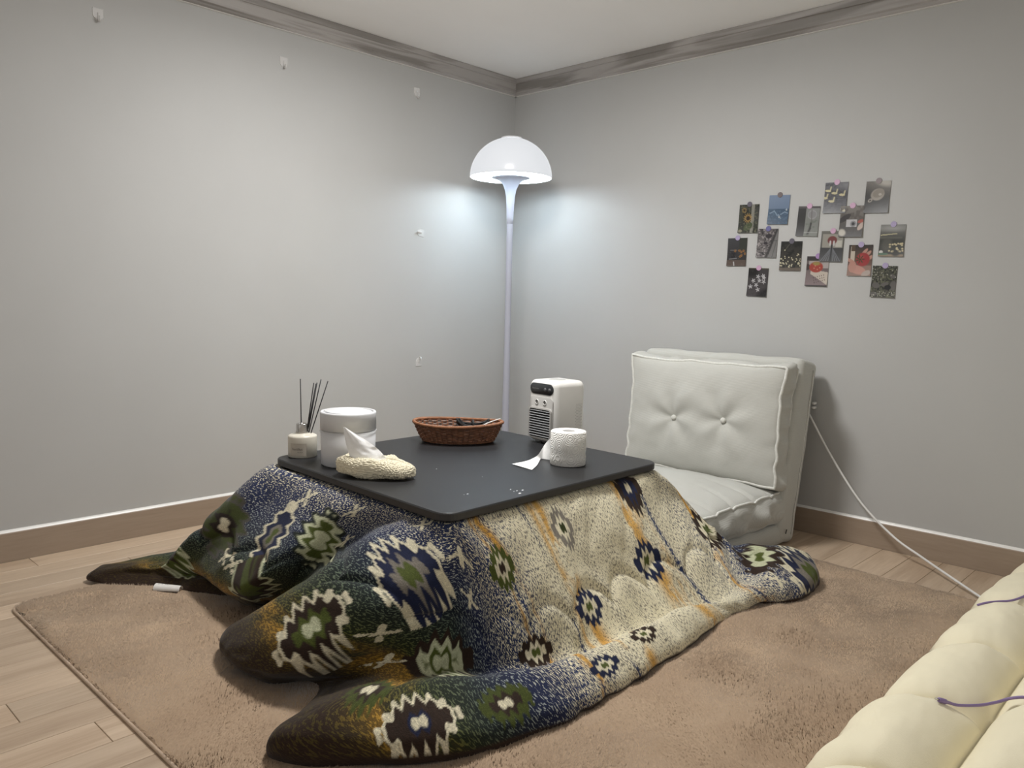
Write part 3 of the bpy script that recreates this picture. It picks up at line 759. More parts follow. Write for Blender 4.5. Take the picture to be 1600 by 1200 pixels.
ld = bpy.data.lights.new('lamp_bulb_light', 'POINT'); ld.energy = LAMP_POWER; ld.color = (.86, .95, 1.0); ld.shadow_soft_size = .022
lo = bpy.data.objects.new('lamp_bulb_light', ld); lo.location = (LX, LY, 1.738); COL.objects.link(lo)

# ---------------------------------------------------------------- the room's ceiling light, above the table and out of the photo
M['diffuser'] = emit('diffuser', (1.0, .985, .965), CEILING_LIGHT_GLOW)
cxy = (CEILING_LIGHT_AT[0], CEILING_LIGHT_AT[1], 0)
V, F = lathe_geo([(0, 2.311), (.262, 2.311), (.262, 2.296), (.25, 2.293)], 48, cxy)
mesh('light_housing', V, F, M['lamp_white'], ceiling)
V, F = lathe_geo([(.25 * math.cos(t), 2.296 - .115 * math.sin(t)) for t in np.linspace(0, math.pi / 2, 12)], 48, cxy)
mesh('light_diffuser', V, F, M['diffuser'], ceiling)
ld = bpy.data.lights.new('ceiling_light_source', 'AREA'); ld.shape = 'DISK'; ld.size = .40; ld.energy = CEILING_LIGHT_POWER; ld.color = (1.0, .985, .965)
lo = bpy.data.objects.new('ceiling_light_source', ld); lo.location = (cxy[0], cxy[1], 2.176); COL.objects.link(lo)

# ---------------------------------------------------------------- folding floor sofa against the right wall
def ribbed_fabric(name, col, freq=420, strength=.25, direction='Z'):
    m, nt, b = newmat(name); L = nt.links.new
    geo = nd(nt, 'ShaderNodeNewGeometry')
    w = nd(nt, 'ShaderNodeTexWave', wave_type='BANDS', bands_direction=direction); w.inputs['Scale'].default_value = freq / 6.28
    w.inputs['Distortion'].default_value = 1.2; w.inputs['Detail'].default_value = 1
    L(geo.outputs['Position'], w.inputs['Vector'])
    n = nd(nt, 'ShaderNodeTexNoise'); n.inputs['Scale'].default_value = 260; L(geo.outputs['Position'], n.inputs['Vector'])
    n3 = nd(nt, 'ShaderNodeTexNoise'); n3.inputs['Scale'].default_value = 6; L(geo.outputs['Position'], n3.inputs['Vector'])
    mx = nd(nt, 'ShaderNodeMix', data_type='FLOAT'); mx.inputs[0].default_value = .4
    L(w.outputs['Fac'], mx.inputs[2]); L(n.outputs['Fac'], mx.inputs[3])
    r = nd(nt, 'ShaderNodeValToRGB')
    r.color_ramp.elements[0].color = tuple(c * .86 for c in col) + (1,); r.color_ramp.elements[1].color = tuple(min(1, c * 1.07) for c in col) + (1,)
    mx2 = nd(nt, 'ShaderNodeMix', data_type='FLOAT'); mx2.inputs[0].default_value = .35
    L(mx.outputs[0], mx2.inputs[2]); L(n3.outputs['Fac'], mx2.inputs[3])
    L(mx2.outputs[0], r.inputs['Fac']); L(r.outputs['Color'], b.inputs['Base Color'])
    b.inputs['Roughness'].default_value = .9; b.inputs['Specular IOR Level'].default_value = .15
    b.inputs['Sheen Weight'].default_value = .15
    bp = nd(nt, 'ShaderNodeBump'); bp.inputs['Strength'].default_value = strength; bp.inputs['Distance'].default_value = .0015
    L(mx.outputs[0], bp.inputs['Height']); L(bp.outputs['Normal'], b.inputs['Normal'])
    return m
M['sofa'] = ribbed_fabric('sofa_fabric', (.50, .50, .465))
M['sofa_flat'] = ribbed_fabric('sofa_fabric_flat', (.50, .50, .465), direction='Y')
M['sofa_piping'] = plain('sofa_piping', (.64, .64, .60), rough=.9, var=.08, scale=90, bump=.3, bscale=600)
M['zip'] = plain('zip_metal', (.03, .03, .03), rough=.4)

def cushion_geo(org, ax, ay, an, w, h, d, puff, back_puff=.01, buttons=(), seed=1, n=72, wav=.006, side_bulge=.015, creases=()):
    """org is the centre; ax/ay span the face, an is the face normal."""
    org, ax, ay, an = (np.array(k, float) for k in (org, ax, ay, an))
    a = np.linspace(-1, 1, n); A, Bb = np.meshgrid(a, a, indexing='ij')
    def outline(A, Bb, sgn):
        x = A * w / 2; y = Bb * h / 2
        # edges sag a little between the corners
        ex = -.010 * (1 - Bb ** 2) + wav * (vnoise(Bb * 6 + 9, A * 0 + sgn, seed) - .5) * 2
        ey = -.008 * (1 - A ** 2) + wav * (vnoise(A * 6 + 5, Bb * 0 + sgn, seed + 3) - .5) * 2
        return x + ex * A ** 3, y + ey * Bb ** 3
    x, y = outline(A, Bb, 1)
    body = ((1 - A ** 6) * (1 - Bb ** 6)).clip(0) ** .55 * .45 + ((1 - A ** 2) * (1 - Bb ** 2)).clip(0) * .55
    z = d / 2 + puff * body
    for (bx_, by_) in buttons:
        rr = np.hypot(x - bx_, y - by_); th = np.arctan2(y - by_, x - bx_)
        z -= .030 * np.exp(-(rr / .040) ** 1.2)
        z += .006 * np.exp(-((rr - .09) / .07) ** 2) * np.cos(th * 5 + bx_ * 20) * 1.0
    for (cx_, cy_, dx_, dy_, wd_, dep_) in creases:
        t = (x - cx_) * dx_ + (y - cy_) * dy_; s_ = -(x - cx_) * dy_ + (y - cy_) * dx_
        z -= dep_ * np.exp(-(s_ / wd_) ** 2) * np.exp(-(t / .13) ** 2)
    z += .010 * (fbm(x * 9, y * 9, seed, 3) - .5) * body ** .5
    V = [org + ax * p + ay * q + an * r_ for p, q, r_ in zip(x.ravel(), y.ravel(), z.ravel())]
    F = [tuple(f) for f in grid_faces(n, n)]
    # boundary loop
    idx = [(i, 0) for i in range(n)] + [(n - 1, j) for j in range(1, n)] + [(i, n - 1) for i in range(n - 2, -1, -1)] + [(0, j) for j in range(n - 2, 0, -1)]
    ring = [i * n + j for i, j in idx]
    rim = np.array([V[k] for k in ring])
    prev = ring; m = len(ring); rows = 7
    for k in range(1, rows):
        t = k / (rows - 1); cur = []
        for q, (i, j) in enumerate(idx):
            aa, bb = A[i, j], Bb[i, j]; xx, yy = outline(np.array(aa), np.array(bb), 1 - t)
            o = np.array((aa if abs(aa) > .999 else 0, bb if abs(bb) > .999 else 0), float); o /= max(np.linalg.norm(o), 1e-6)
            bul = side_bulge * math.sin(math.pi * t) * (1 + .9 * (float(vnoise(q * .13, t * 2.0, seed + 8)) - .5) * 2)
            p = org + ax * (float(xx) + o[0] * bul) + ay * (float(yy) + o[1] * bul) + an * (d / 2 - d * t)
            cur.append(len(V)); V.append(p)
        F += [(prev[q], prev[(q + 1) % m], cur[(q + 1) % m], cur[q])[::-1] for q in range(m)]
        prev = cur
    F.append(tuple(prev))
    return V, F, rim

sofa = thing('floor_sofa', 'off-white folding floor sofa with buttoned back cushion against the right wall', 'sofa', (-.6, -1.55, 0))
# rear panel, leaning on the wall
lean = math.radians(10.5)
Mx = Matrix.Translation((-.205, -1.535, .402)) @ Matrix.Rotation(lean, 4, 'Y')
def soft_box(size, Mw, bevel, seed, amp=.008, cuts=26):
    bm = bmesh.new(); bmesh.ops.create_cube(bm, size=1.0)
    for v in bm.verts: v.co = Vector((v.co.x * size[0], v.co.y * size[1], v.co.z * size[2]))
    bmesh.ops.bevel(bm, geom=list(bm.edges), offset=bevel, segments=4, profile=.5, affect='EDGES')
    big = [e for e in bm.edges if e.calc_length() > .06]
    bmesh.ops.subdivide_edges(bm, edges=big, cuts=14, use_grid_fill=True)
    P = np.array([v.co[:] for v in bm.verts])
    nrm = P / (np.array(size) / 2); nrm = np.sign(nrm) * np.abs(nrm) ** 4; nrm /= np.linalg.norm(nrm, axis=1)[:, None] + 1e-6
    dsp = amp * (fbm(P[:, 1] * 8 + P[:, 0] * 5, P[:, 2] * 8 + P[:, 0] * 3, seed, 3) - .5) * 2
    P = P + nrm * dsp[:, None]
    V = [tuple(Mw @ Vector(p)) for p in P]
    bm.verts.index_update(); F = [tuple(v.index for v in f.verts) for f in bm.faces]; bm.free()
    return V, F
V, F = soft_box((.165, .815, .80), Mx, .032, 3, .006)
panel = mesh('back_panel', V, F, M['sofa'], sofa)
# seam down the panel's side
pts = [Mx @ Vector((.035 + .003 * math.sin(k), -.4105, -.36 + .72 * k / 30)) for k in range(31)]
V, F = tube_geo(pts, .0022, 5); mesh('seam', V, F, M['sofa_piping'], panel)
# folded base mattress
V, F = soft_box((.80, .79, .105), Matrix.Translation((-.605, -1.545, .0545)), .040, 5, .010)
base_m = mesh('base_mattress', V, F, M['sofa'], sofa)
V, F = box_geo((.006, .004, .020), Matrix.Translation((-.300, -1.951, .068)) @ Matrix.Rotation(.4, 4, 'Y'), .0015, 1)
mesh('zip_pull', V, F, M['zip'], base_m, label='small dark zip pull')
# seat cushion
V, F, rim = cushion_geo((-.645, -1.532, .170), (-1, 0, 0), (0, -1, 0), (0, 0, 1), .70, .775, .125, .062, seed=11, side_bulge=.030, wav=.012,
                        creases=((-.1, .36, .1, 1, .012, .012), (.05, .37, .2, 1, .012, .012), (.2, .36, 0, 1, .014, .012), (-.25, .37, 0, 1, .012, .010)))
seat = mesh('seat_cushion', V, F, M['sofa_flat'], sofa)
V, F = tube_geo(rim[::2] + np.array((0, 0, .002)), .0055, 6, closed=True); mesh('piping', V, F, M['sofa_piping'], seat)
# back cushion with two buttons
tl = math.radians(4)
an = (-math.cos(tl), 0, math.sin(tl)); ay = (math.sin(tl), 0, math.cos(tl))
bc = np.array((-.315, -1.548, .515))
btn = [(.118, -.012), (-.130, .004)]
V, F, rim = cushion_geo(bc, (0, 1, 0), ay, an, .765, .515, .105, .050, buttons=btn, seed=21, n=96, side_bulge=.014, wav=.007)
cush = mesh('back_cushion', V, F, M['sofa'], sofa)
V, F = tube_geo(rim[::2] + np.array(an) * .002, .0065, 6, closed=True); mesh('piping', V, F, M['sofa_piping'], cush)
# ragged second seam at the rear edge of the cushion
rim2 = rim - np.array(an) * .103
V, F = tube_geo(rim2[::2], .005, 6, closed=True); mesh('piping', V, F, M['sofa_piping'], cush)
for (bx_, by_) in btn:
    c = bc + np.array((0, 1, 0)) * bx_ + np.array(ay) * by_ + np.array(an) * (.0525 + .050 - .023)
    V = []; F = []
    prof = [(0, .0095), (.006, .0088), (.0105, .006), (.0125, .001), (.0115, -.006)]
    nn = 18
    for (r_, z_) in prof:
        for k in range(nn):
            t = 2 * math.pi * k / nn
            V.append(c + np.array((0, 1, 0)) * (r_ * math.cos(t)) + np.array(ay) * (r_ * math.sin(t)) + np.array(an) * z_)
    for i in range(len(prof) - 1):
        F += [(i * nn + k, i * nn + (k + 1) % nn, (i + 1) * nn + (k + 1) % nn, (i + 1) * nn + k) for k in range(nn)]
    mesh('button', V, F, M['sofa_piping'], cush)

# ---------------------------------------------------------------- cream tufted futon on the right
M['futon'] = plain('futon_cotton', (.88, .815, .61), rough=.85, var=.03, scale=8, bump=.15, bscale=300, sheen=.1)
FX0, FX1, FY0, FY1 = -2.45, -.016, -3.95, -2.745
nx2, ny2 = 330, 200
ga, gb = np.meshgrid(np.linspace(0, 1, nx2), np.linspace(0, 1, ny2), indexing='ij')
X = FX0 + ga * (FX1 - FX0)
D = gb * (FY1 - FY0)                                  # distance in from the front edge
PITCH = .232
rowi = np.floor(D / PITCH); ph = D / PITCH - rowi
xo = X + .03 * np.sin(rowi * 2.1) + .21 * (rowi % 2) + .06 * (vnoise(rowi * 7.7, X * 0 + 3, 2) - .5)
tx = (xo + .66 - .10 * (ph - .4)) / .42
cell = np.abs(tx - np.floor(tx) - .5) * 2            # 1 at a crease
crease = np.exp(-((1 - cell) / .16) ** 1.2)
roll = np.sin(np.pi * np.clip(ph, 0, 1)) ** .52
roll0 = np.where(rowi == 0, np.where(ph < .5, np.sqrt(np.clip(1 - (1 - ph / .5) ** 2.2, 0, 1)), roll), roll)
Z = .022 + .108 * roll0 * (1 - .30 * crease) + .006 * (fbm(X * 8 + D * 6, D * 16, 71, 3) - .5) * 2 * roll0 + .010 * (vnoise(X * 2.7, D * 6, 4) - .5)
Z -= .016 * np.exp(-(np.abs(tx - np.floor(tx) - .5 - .5 * np.sign(tx - np.floor(tx) - .5)) / .018) ** 2) * roll0
endf = np.clip((FX1 - X) / .10, 0, 1) ** .5
Z = .02 + (Z - .02) * endf
edge = (-.042 * crease + .020 * (vnoise(X * 9, X * 0, 6) - .5)) * np.exp(-(D / .10) ** 2)
Y = FY1 - D + edge
Vf = np.stack([X, Y, np.maximum(Z, .018)], -1)
# rolled-under hem
hem = Vf[:, 0].copy(); rows_ = []
for (dy, z_) in ((-.085, .016), (-.035, .014), (-.004, .016)):
    h_ = hem.copy(); h_[:, 1] += dy; h_[:, 2] = z_; rows_.append(h_)
hem_mid = hem.copy(); hem_mid[:, 1] += .012; hem_mid[:, 2] = .020
Vf[:, 0] = hem_mid; 
Vf = np.concatenate([np.stack(rows_, 1), Vf], 1)
fut = mesh('tufted_futon', Vf.reshape(-1, 3), grid_faces(nx2, Vf.shape[1]), M['futon'], None, True, (-1.2, -3.3, .004))
tag(fut, 'cream yellow tufted futon mattress lying on the floor at the right edge', 'mattress')
def futon_z(x, y):
    i = np.argmin(np.abs(Vf[:, 10, 0] - x)); j = np.argmin(np.abs(Vf[i, 3:, 1] - y)) + 3
    return Vf[i, j, 2]

# ---------------------------------------------------------------- cables on and by the futon
M['purple_cable'] = plain('purple_cable', (.24, .17, .36), rough=.5, var=.03)
M['white_plastic'] = plain('white_plastic', (.72, .71, .69), rough=.35, var=.02)
M['steel'] = plain('steel', (.62, .60, .56), rough=.25, metal=1.0, var=.05)
pc = [(-1.519, -2.908), (-1.489, -2.923), (-1.427, -2.953), (-1.37, -2.98), (-1.35, -3.005), (-1.37, -3.05), (-1.45, -3.12), (-1.5, -3.25)]
pts = smoothpath([(x, y, futon_z(x, y) + .008) for x, y in pc], 60)
for k in range(len(pts)): pts[k, 2] = max(pts[k, 2], futon_z(pts[k, 0], pts[k, 1]) + .007)
for _ in range(150): pts[1:-1, 2] = np.maximum(pts[1:-1, 2], .5 * (pts[:-2, 2] + pts[2:, 2]))
pcable = thing('charging_cable', 'purple charging cable with a bare metal plug tip lying on the cream futon', 'cable', tuple(pts[0]))
V, F = tube_geo(pts, .0036, 8); mesh('cord', V, F, M['purple_cable'], pcable)
d0 = pts[0] - pts[3]; d0 /= np.linalg.norm(d0)
V, F = tube_geo([pts[0] - d0 * .012, pts[0] + d0 * .002, pts[0] + d0 * .004, pts[0] + d0 * .026, pts[0] + d0 * .027], [.0036, .0044, .0062, .0056, .003], 10)
mesh('plug_housing', V, F, M['purple_cable'], pcable)
V, F = tube_geo([pts[0] + d0 * .026, pts[0] + d0 * .037], .0026, 8); mesh('plug_tip', V, F, M['steel'], pcable)
pc = [(-.765, -2.79), (-.744, -2.807), (-.701, -2.832), (-.664, -2.86), (-.606, -2.883), (-.52, -2.90), (-.4, -2.96)]
pts = smoothpath([(x, y, futon_z(x, y) + .004) for x, y in pc], 50)
for k in range(len(pts)): pts[k, 2] = max(pts[k, 2], futon_z(pts[k, 0], pts[k, 1]) + .003)
for _ in range(150): pts[1:-1, 2] = np.maximum(pts[1:-1, 2], .5 * (pts[:-2, 2] + pts[2:, 2]))
V, F = tube_geo(pts, .0036, 8)
tag(mesh('purple_cord', V, F, M['purple_cable'], None, True, tuple(pts[0])), 'purple cord lying across the futon crease beside the white cable', 'cable')
wpts = smoothpath([(-.03, -1.87, .60), (-.05, -1.925, .528), (-.06, -2.031, .371), (-.08, -2.173, .202), (-.12, -2.324, .096), (-.17, -2.453, .050), (-.29, -2.60, .030), (-.40, -2.738, .012), (-.5, -2.84, .010)], 90)
V, F = tube_geo(wpts, .0048, 8)
wc = thing('power_cable', 'white power cable running from behind the sofa down to the floor', 'cable', (-.40, -2.72, .005))
mesh('cord', V, F, M['white_plastic'], wc)
for z_ in (.597, .577):
    V, F = box_geo((.030, .012, .011), Matrix.Translation((-.022, -1.921, z_)), .003, 2)
    mesh('plug_prong', V, F, M['white_plastic'], wc)

# ---------------------------------------------------------------- things on the table
def vec(*a): return np.array(a, float)
def rrect(w, h, r, seg=6):
    out = []
    for (cx, cy, a0) in ((w / 2 - r, h / 2 - r, 0), (-w / 2 + r, h / 2 - r, 90), (-w / 2 + r, -h / 2 + r, 180), (w / 2 - r, -h / 2 + r, 270)):
        for k in range(seg + 1):
            t = math.radians(a0 + 90 * k / seg); out.append((cx + r * math.cos(t), cy + r * math.sin(t)))
    return out
def prism(poly, org, ex, ey, en, d0, d1, bev=0.0):
    """extrude polygon (in ex,ey) from d0 to d1 along en"""
    org, ex, ey, en = (np.array(k, float) for k in (org, ex, ey, en))
    n = len(poly); V = []; lv = [(1.0, d0), (1.0, d1 - bev), (1.0 if bev == 0 else None, d1)]
    P = np.array(poly); c = P.mean(0)
    V += [org + ex * p + ey * q + en * d0 for p, q in P]
    V += [org + ex * p + ey * q + en * (d1 - bev) for p, q in P]
    if bev:
        s = 1 - bev / max(np.abs(P - c).max(), 1e-6)
        V += [org + ex * p + ey * q + en * d1 for p, q in (c + (P - c) * s)]
    L_ = 3 if bev else 2; F = []
    for i in range(L_ - 1): F += [(i * n + k, i * n + (k + 1) % n, (i + 1) * n + (k + 1) % n, (i + 1) * n + k) for k in range(n)]
    F += [tuple(range(n - 1, -1, -1)), tuple((L_ - 1) * n + k for k in range(n))]
    return V, F
def text_mesh(body, size):
    cu = bpy.data.curves.new('lettering', 'FONT'); cu.body = body; cu.size = size; cu.align_x = 'CENTER'; cu.align_y = 'CENTER'
    cu.resolution_u = 2
    ob = bpy.data.objects.new('lettering', cu); COL.objects.link(ob)
    dg = bpy.context.evaluated_depsgraph_get()
    me = bpy.data.meshes.new_from_object(ob.evaluated_get(dg))
    V = [tuple(v.co) for v in me.vertices]; F = [tuple(p.vertices) for p in me.polygons]
    bpy.data.objects.remove(ob); bpy.data.curves.remove(cu); bpy.data.meshes.remove(me)
    return V, F

# --- reed diffuser
M['cream_glass'] = plain('cream_glass', (.62, .585, .50), rough=.3, var=.02)
M['label_paper'] = plain('label_paper', (.50, .455, .385), rough=.6, var=.03)
M['label_line'] = plain('label_line', (.42, .37, .30), rough=.6)
M['reed'] = plain('reed', (.018, .018, .019), rough=.7, var=.2, scale=60)
DX, DY = -2.022, -.936
dif = thing('reed_diffuser', 'cream reed diffuser bottle with black sticks on the table corner', 'diffuser', (DX, DY, TZ))
V, F = lathe_geo([(0, TZ), (.047, TZ), (.0505, TZ + .004), (.0505, TZ + .071), (.049, TZ + .0755), (.044, TZ + .0785), (.026, TZ + .083), (.021, TZ + .086), (.021, TZ + .09)], 56, (DX, DY, 0))
bot = mesh('bottle', V, F, M['cream_glass'], dif)
V, F = lathe_geo([(.0225, TZ + .0865), (.0235, TZ + .088), (.0235, TZ + .090), (.0215, TZ + .091), (.0215, TZ + .115), (.020, TZ + .117), (.012, TZ + .117), (.012, TZ + .105), (0, TZ + .105)], 40, (DX, DY, 0))
mesh('collar', V, F, M['chrome'], dif)
va = math.atan2(CAM_POS.y - DY, CAM_POS.x - DX)           # the label faces the room's open side
def on_bottle(x, z, r=.0508):
    a = va - .25 + x / r
    return (DX + r * math.cos(a), DY + r * math.sin(a), TZ + z)
V = []; nn = 22
for k in range(nn):
    x = -.034 + .060 * k / (nn - 1)
    V += [on_bottle(x, .010), on_bottle(x, .052)]
lab = mesh('label', V, [(2 * k, 2 * k + 2, 2 * k + 3, 2 * k + 1) for k in range(nn - 1)], M['label_paper'], bot, label='beige rectangular label')
g = Geo()
for (x0, x1, z0, z1) in ((-.034, .026, .0515, .0525), (-.034, .026, .0095, .0105)):
    xs = np.linspace(x0, x1, 14)
    for a_, b_ in zip(xs[:-1], xs[1:]): g.add([on_bottle(a_, z0, .0511), on_bottle(b_, z0, .0511), on_bottle(b_, z1, .0511), on_bottle(a_, z1, .0511)], [(0, 1, 2, 3)])
g.add([on_bottle(.0255, .010, .0511), on_bottle(.0262, .010, .0511), on_bottle(.0262, .052, .0511), on_bottle(.0255, .052, .0511)], [(0, 1, 2, 3)])
g.build('label_border', M['label_line'], bot, False)
g = Geo()
TV, TF = text_mesh('Rose & Blush', .0115)
g.add([on_bottle(-(-v[0]) * .62 - .006, .033 + v[1], .0512) for v in TV], TF)
TV, TF = text_mesh('REED DIFFUSER', .0045)
g.add([on_bottle(v[0] * .62 + .004, .022 + v[1], .0512) for v in TV], TF)
g.build('label_text', plain('label_ink', (.10, .09, .08), rough=.7), bot, False)
cr2 = (-.707, .69)
def lat(px_): return np.array(CR) * px_
for (bx_, tx_, tz_, off) in ((-.004, -.009, .275, .003), (.006, .042, .261, -.002), (.006, .049, .262, .004), (.005, .052, .258, -.005), (.008, .066, .273, 0), (.009, .088, .267, .003)):
    p0 = vec(DX, DY, TZ + .02) + lat(bx_) + np.array(CF) * off * 1.0
    p1 = vec(DX, DY, TZ + tz_) + lat(tx_) + np.array(CF) * off * 3
    p0[2] = TZ + .02
    V, F = tube_geo([p0, (p0 + p1) / 2, p1], .0019, 7); mesh('reed', V, F, M['reed'], dif)

# --- small bin
M['bin_white'] = plain('bin_white', (.66, .665, .68), rough=.42, var=.01)
M['liner'] = plain('liner', (.70, .70, .70), rough=.15, var=.1, scale=100)
BX, BY = -1.972, -1.142
bn = thing('tabletop_bin', 'round white lidded tabletop bin behind the tissue', 'bin', (BX, BY, TZ))
V, F = lathe_geo([(0, TZ), (.086, TZ), (.090, TZ + .004), (.0925, TZ + .118), (.0900, TZ + .119)], 72, (BX, BY, 0))
mesh('body', V, F, M['bin_white'], bn)
V, F = lathe_geo([(.0900, TZ + .1205), (.0935, TZ + .1205), (.0938, TZ + .175), (.0930, TZ + .1795), (.0905, TZ + .1815), (.0860, TZ + .1815), (.0840, TZ + .179), (.0838, TZ + .170), (.05, TZ + .168), (0, TZ + .168)], 72, (BX, BY, 0))
lid = mesh('lid', V, F, M['bin_white'], bn)
V, F = lathe_geo([(0, -.0015), (.079, -.0015), (.0805, .0005), (.079, .002), (0, .003)], 64)
Mt = Matrix.Translation((BX, BY, TZ + .1795)) @ Matrix.Rotation(math.radians(2.2), 4, Vector((.6, .7, 0)))
mesh('swing_flap', [tuple(Mt @ Vector(v)) for v in V], F, M['bin_white'], lid)
pts = []
for k in range(140):
    t = 2 * math.pi * k / 140
    pts.append((BX + .0942 * math.cos(t), BY + .0942 * math.sin(t), TZ + .1185 - .0035 * vnoise(k * .21, 2.0, 3) - .002 * math.sin(3 * t)))
V, F = tube_geo(pts, .0009, 5, closed=True); mesh('liner_edge', V, F, M['liner'], bn, label='thin film of bin liner caught at the seam')

# --- crocheted tissue cover
M['yarn'] = plain('yarn', (.72, .66, .50), rough=.9, var=.10, scale=160, bump=.5, bscale=420, sheen=.1)
def worley(x, y, seed=0):
    xi = np.floor(x).astype(np.int64); yi = np.floor(y).astype(np.int64); best = np.full(np.shape(x), 9.0)
    for i in (-1, 0, 1):
        for j in (-1, 0, 1):
            a = (xi + i); b = (yi + j)
            k = (a * 73856093 ^ b * 19349663 ^ (seed * 83492791 + 7)) & 0xffffff
            r1 = ((k * 16807) % 2147483647 % 1000) / 1000.; r2 = ((k * 48271) % 2147483647 % 1000) / 1000.
            best = np.minimum(best, (a + .15 + .7 * r1 - x) ** 2 + (b + .15 + .7 * r2 - y) ** 2)
    return np.sqrt(best)
TCX, TCY = -2.020, -1.362
la = vec(.513, -.859, 0); lb = vec(.859, .513, 0)
nt_, np_ = 300, 120
th = np.linspace(0, 2 * np.pi, nt_, endpoint=False); fi = np.linspace(-np.pi / 2, np.pi / 2, np_)
TH, FI = np.meshgrid(th, fi, indexing='ij')
sg = lambda c, e: np.sign(c) * np.abs(c) ** e
rad = sg(np.cos(FI), .62)
lx = .124 * rad * sg(np.cos(TH), .75); ly = .060 * rad * sg(np.sin(TH), .8)
lz = .027 * sg(np.sin(FI), .75)
lump = worley(TH * 11.5, FI * 7.0, 1); lump2 = worley(lx * 130, ly * 130, 2)
wv = np.where(np.abs(FI) < .9, lump, lump2)
dsp = .0055 * (1 - wv) + .007 * (fbm(lx * 26 + 5, ly * 26, 33, 2) - .5) * 2
lx = lx + dsp * rad * np.cos(TH); ly = ly + dsp * rad * np.sin(TH)
tilt = .012 * np.clip(-lx / .12, -1, 1)                    # the far end sits higher
lz = lz + dsp * np.sin(FI) * 1.2 + .010 * (vnoise(lx * 22, ly * 22, 12) - .5) * (FI > 0) + tilt * (FI > -.2)
slit = np.exp(-((ly - .004 - .25 * (lx - .02)) / .006) ** 2) * np.clip((lx - .0) / .02, 0, 1) * (FI > .1)
lz = lz - .018 * slit
z0 = TZ + .031
W = vec(TCX, TCY, 0) + la * lx[..., None] + lb * ly[..., None]
Wz = np.maximum(z0 + lz, TZ + .0005 + .002 * wv)
Vt = np.dstack([W[..., 0], W[..., 1], Wz]).reshape(-1, 3)
tcov = mesh('crochet_tissue_cover', Vt, grid_faces(nt_, np_, True), M['yarn'], None, True, (TCX, TCY, TZ))
tag(tcov, 'cream crocheted tissue cover lying at the table edge', 'tissue cover')
M['tissue'] = plain('tissue', (.90, .90, .89), rough=.85, var=.03, scale=40, bump=.2, bscale=120)
toC = (np.array(CAM_POS) - vec(-2.04, -1.35, .55)); toC /= np.linalg.norm(toC)
Lc = smoothpath([(-2.0892, -1.2902, .6168), (-2.0878, -1.2988, .5707), (-2.0833, -1.3097, .5307), (-2.0784, -1.3201, .4930)], 30)
Rc = smoothpath([(-2.0885, -1.2908, .6165), (-2.0402, -1.3484, .5723), (-2.018, -1.3755, .5469), (-2.0023, -1.3947, .520)], 30)
tis = thing('tissue_sheet', 'white folded tissue standing up out of the crocheted cover', 'tissue', (-2.04, -1.355, .50))
for nm, off, sh in (('front_ply', 0.0, 1.0), ('rear_ply', -.009, .96)):
    V = []
    for i in range(30):
        for j in range(24):
            t = j / 23; p = Lc[i] * (1 - t) + Rc[i] * t
            bul = .020 * math.sin(math.pi * t) * (i / 29) + .010 * (float(fbm(i * .16 + 3, t * 3.0 + off * 100, 19, 2)) - .5) * min(1, i / 6)
            q = p + toC * (bul + off) - np.array(CR) * (.004 if off else 0) * (1 - i / 29)
            V.append(q)
    mesh(nm, V, grid_faces(30, 24), M['tissue'], tis)

# --- wicker basket
M['wicker'] = plain('wicker', (.19, .078, .037), rough=.5, var=.35, scale=55, bump=.2, bscale=300)
M['wicker_rim'] = plain('wicker_rim', (.26, .11, .05), rough=.45, var=.3, scale=60, bump=.2, bscale=300)
KX, KY = -1.400, -1.070
rot = math.atan2(-.721, .692) + math.radians(3)
bask = thing('wicker_basket', 'oval brown wicker basket holding cables on the black table', 'basket', (KX, KY, TZ))
A0, B0, A1, B1, KH = .138, .085, .176, .118, .074
def ell(t, s, dr=0.0, z=None):
    a_ = A0 + (A1 - A0) * s ** .85 + dr; b_ = B0 + (B1 - B0) * s ** .85 + dr
    x, y = a_ * np.cos(t), b_ * np.sin(t)
    wob = .004 * np.cos(2 * t + .6) * s
    return np.stack([KX + x * math.cos(rot) - y * math.sin(rot), KY + x * math.sin(rot) + y * math.cos(rot), np.full_like(x, TZ + .004) + (s * KH + wob if z is None else z)], -1)
ST = 46; g = Geo()
tt = np.linspace(0, 2 * np.pi, ST * 6, endpoint=False)
for k in range(11):
    s = (k + .6) / 11.4
    V, F = tube_geo(ell(tt, s, .0026 * np.cos(tt * ST / 2 + math.pi * k)), .0030, 6, closed=True); g.add(V, F)
g.build('woven_strands', M['wicker'], bask)
g = Geo()
for k in range(ST):
    t = np.full(6, 2 * np.pi * (k + .5) / ST); P_ = np.concatenate([ell(t[i:i + 1], i / 5 * .99) for i in range(6)])
    V, F = tube_geo(P_, .0026, 5); g.add(V, F)
g.build('stakes', M['wicker'], bask)
for nm, s, rr, tw in (('rim', 1.0, .0052, 60), ('base_braid', .03, .0042, 44)):
    g = Geo(); t2 = np.linspace(0, 2 * np.pi, 480, endpoint=False)
    for q in range(3):
        a_ = tw * t2 + q * 2.094
        P_ = ell(t2, s, rr * .75 * np.cos(a_)); P_[:, 2] += rr * .75 * np.sin(a_) + (.003 if s < .5 else 0)
        V, F = tube_geo(P_, rr * .62, 6, closed=True); g.add(V, F)
    g.build(nm, M['wicker_rim'], bask)
V = [(KX, KY, TZ + .004)] + [tuple(p) for p in ell(np.linspace(0, 2 * np.pi, 60, endpoint=False), 0.0, z=0.003)]
V = [(v[0], v[1], TZ + .003) for v in V]
mesh('bottom', V, [(0, 1 + k, 1 + (k + 1) % 60) for k in range(60)], M['wicker'], bask, False)
M['black_rubber'] = plain('black_rubber', (.014, .014, .015), rough=.5, var=.1)
bd = np.array((math.cos(rot + .12), math.sin(rot + .12), 0)); bpn = np.array((-bd[1], bd[0], 0))
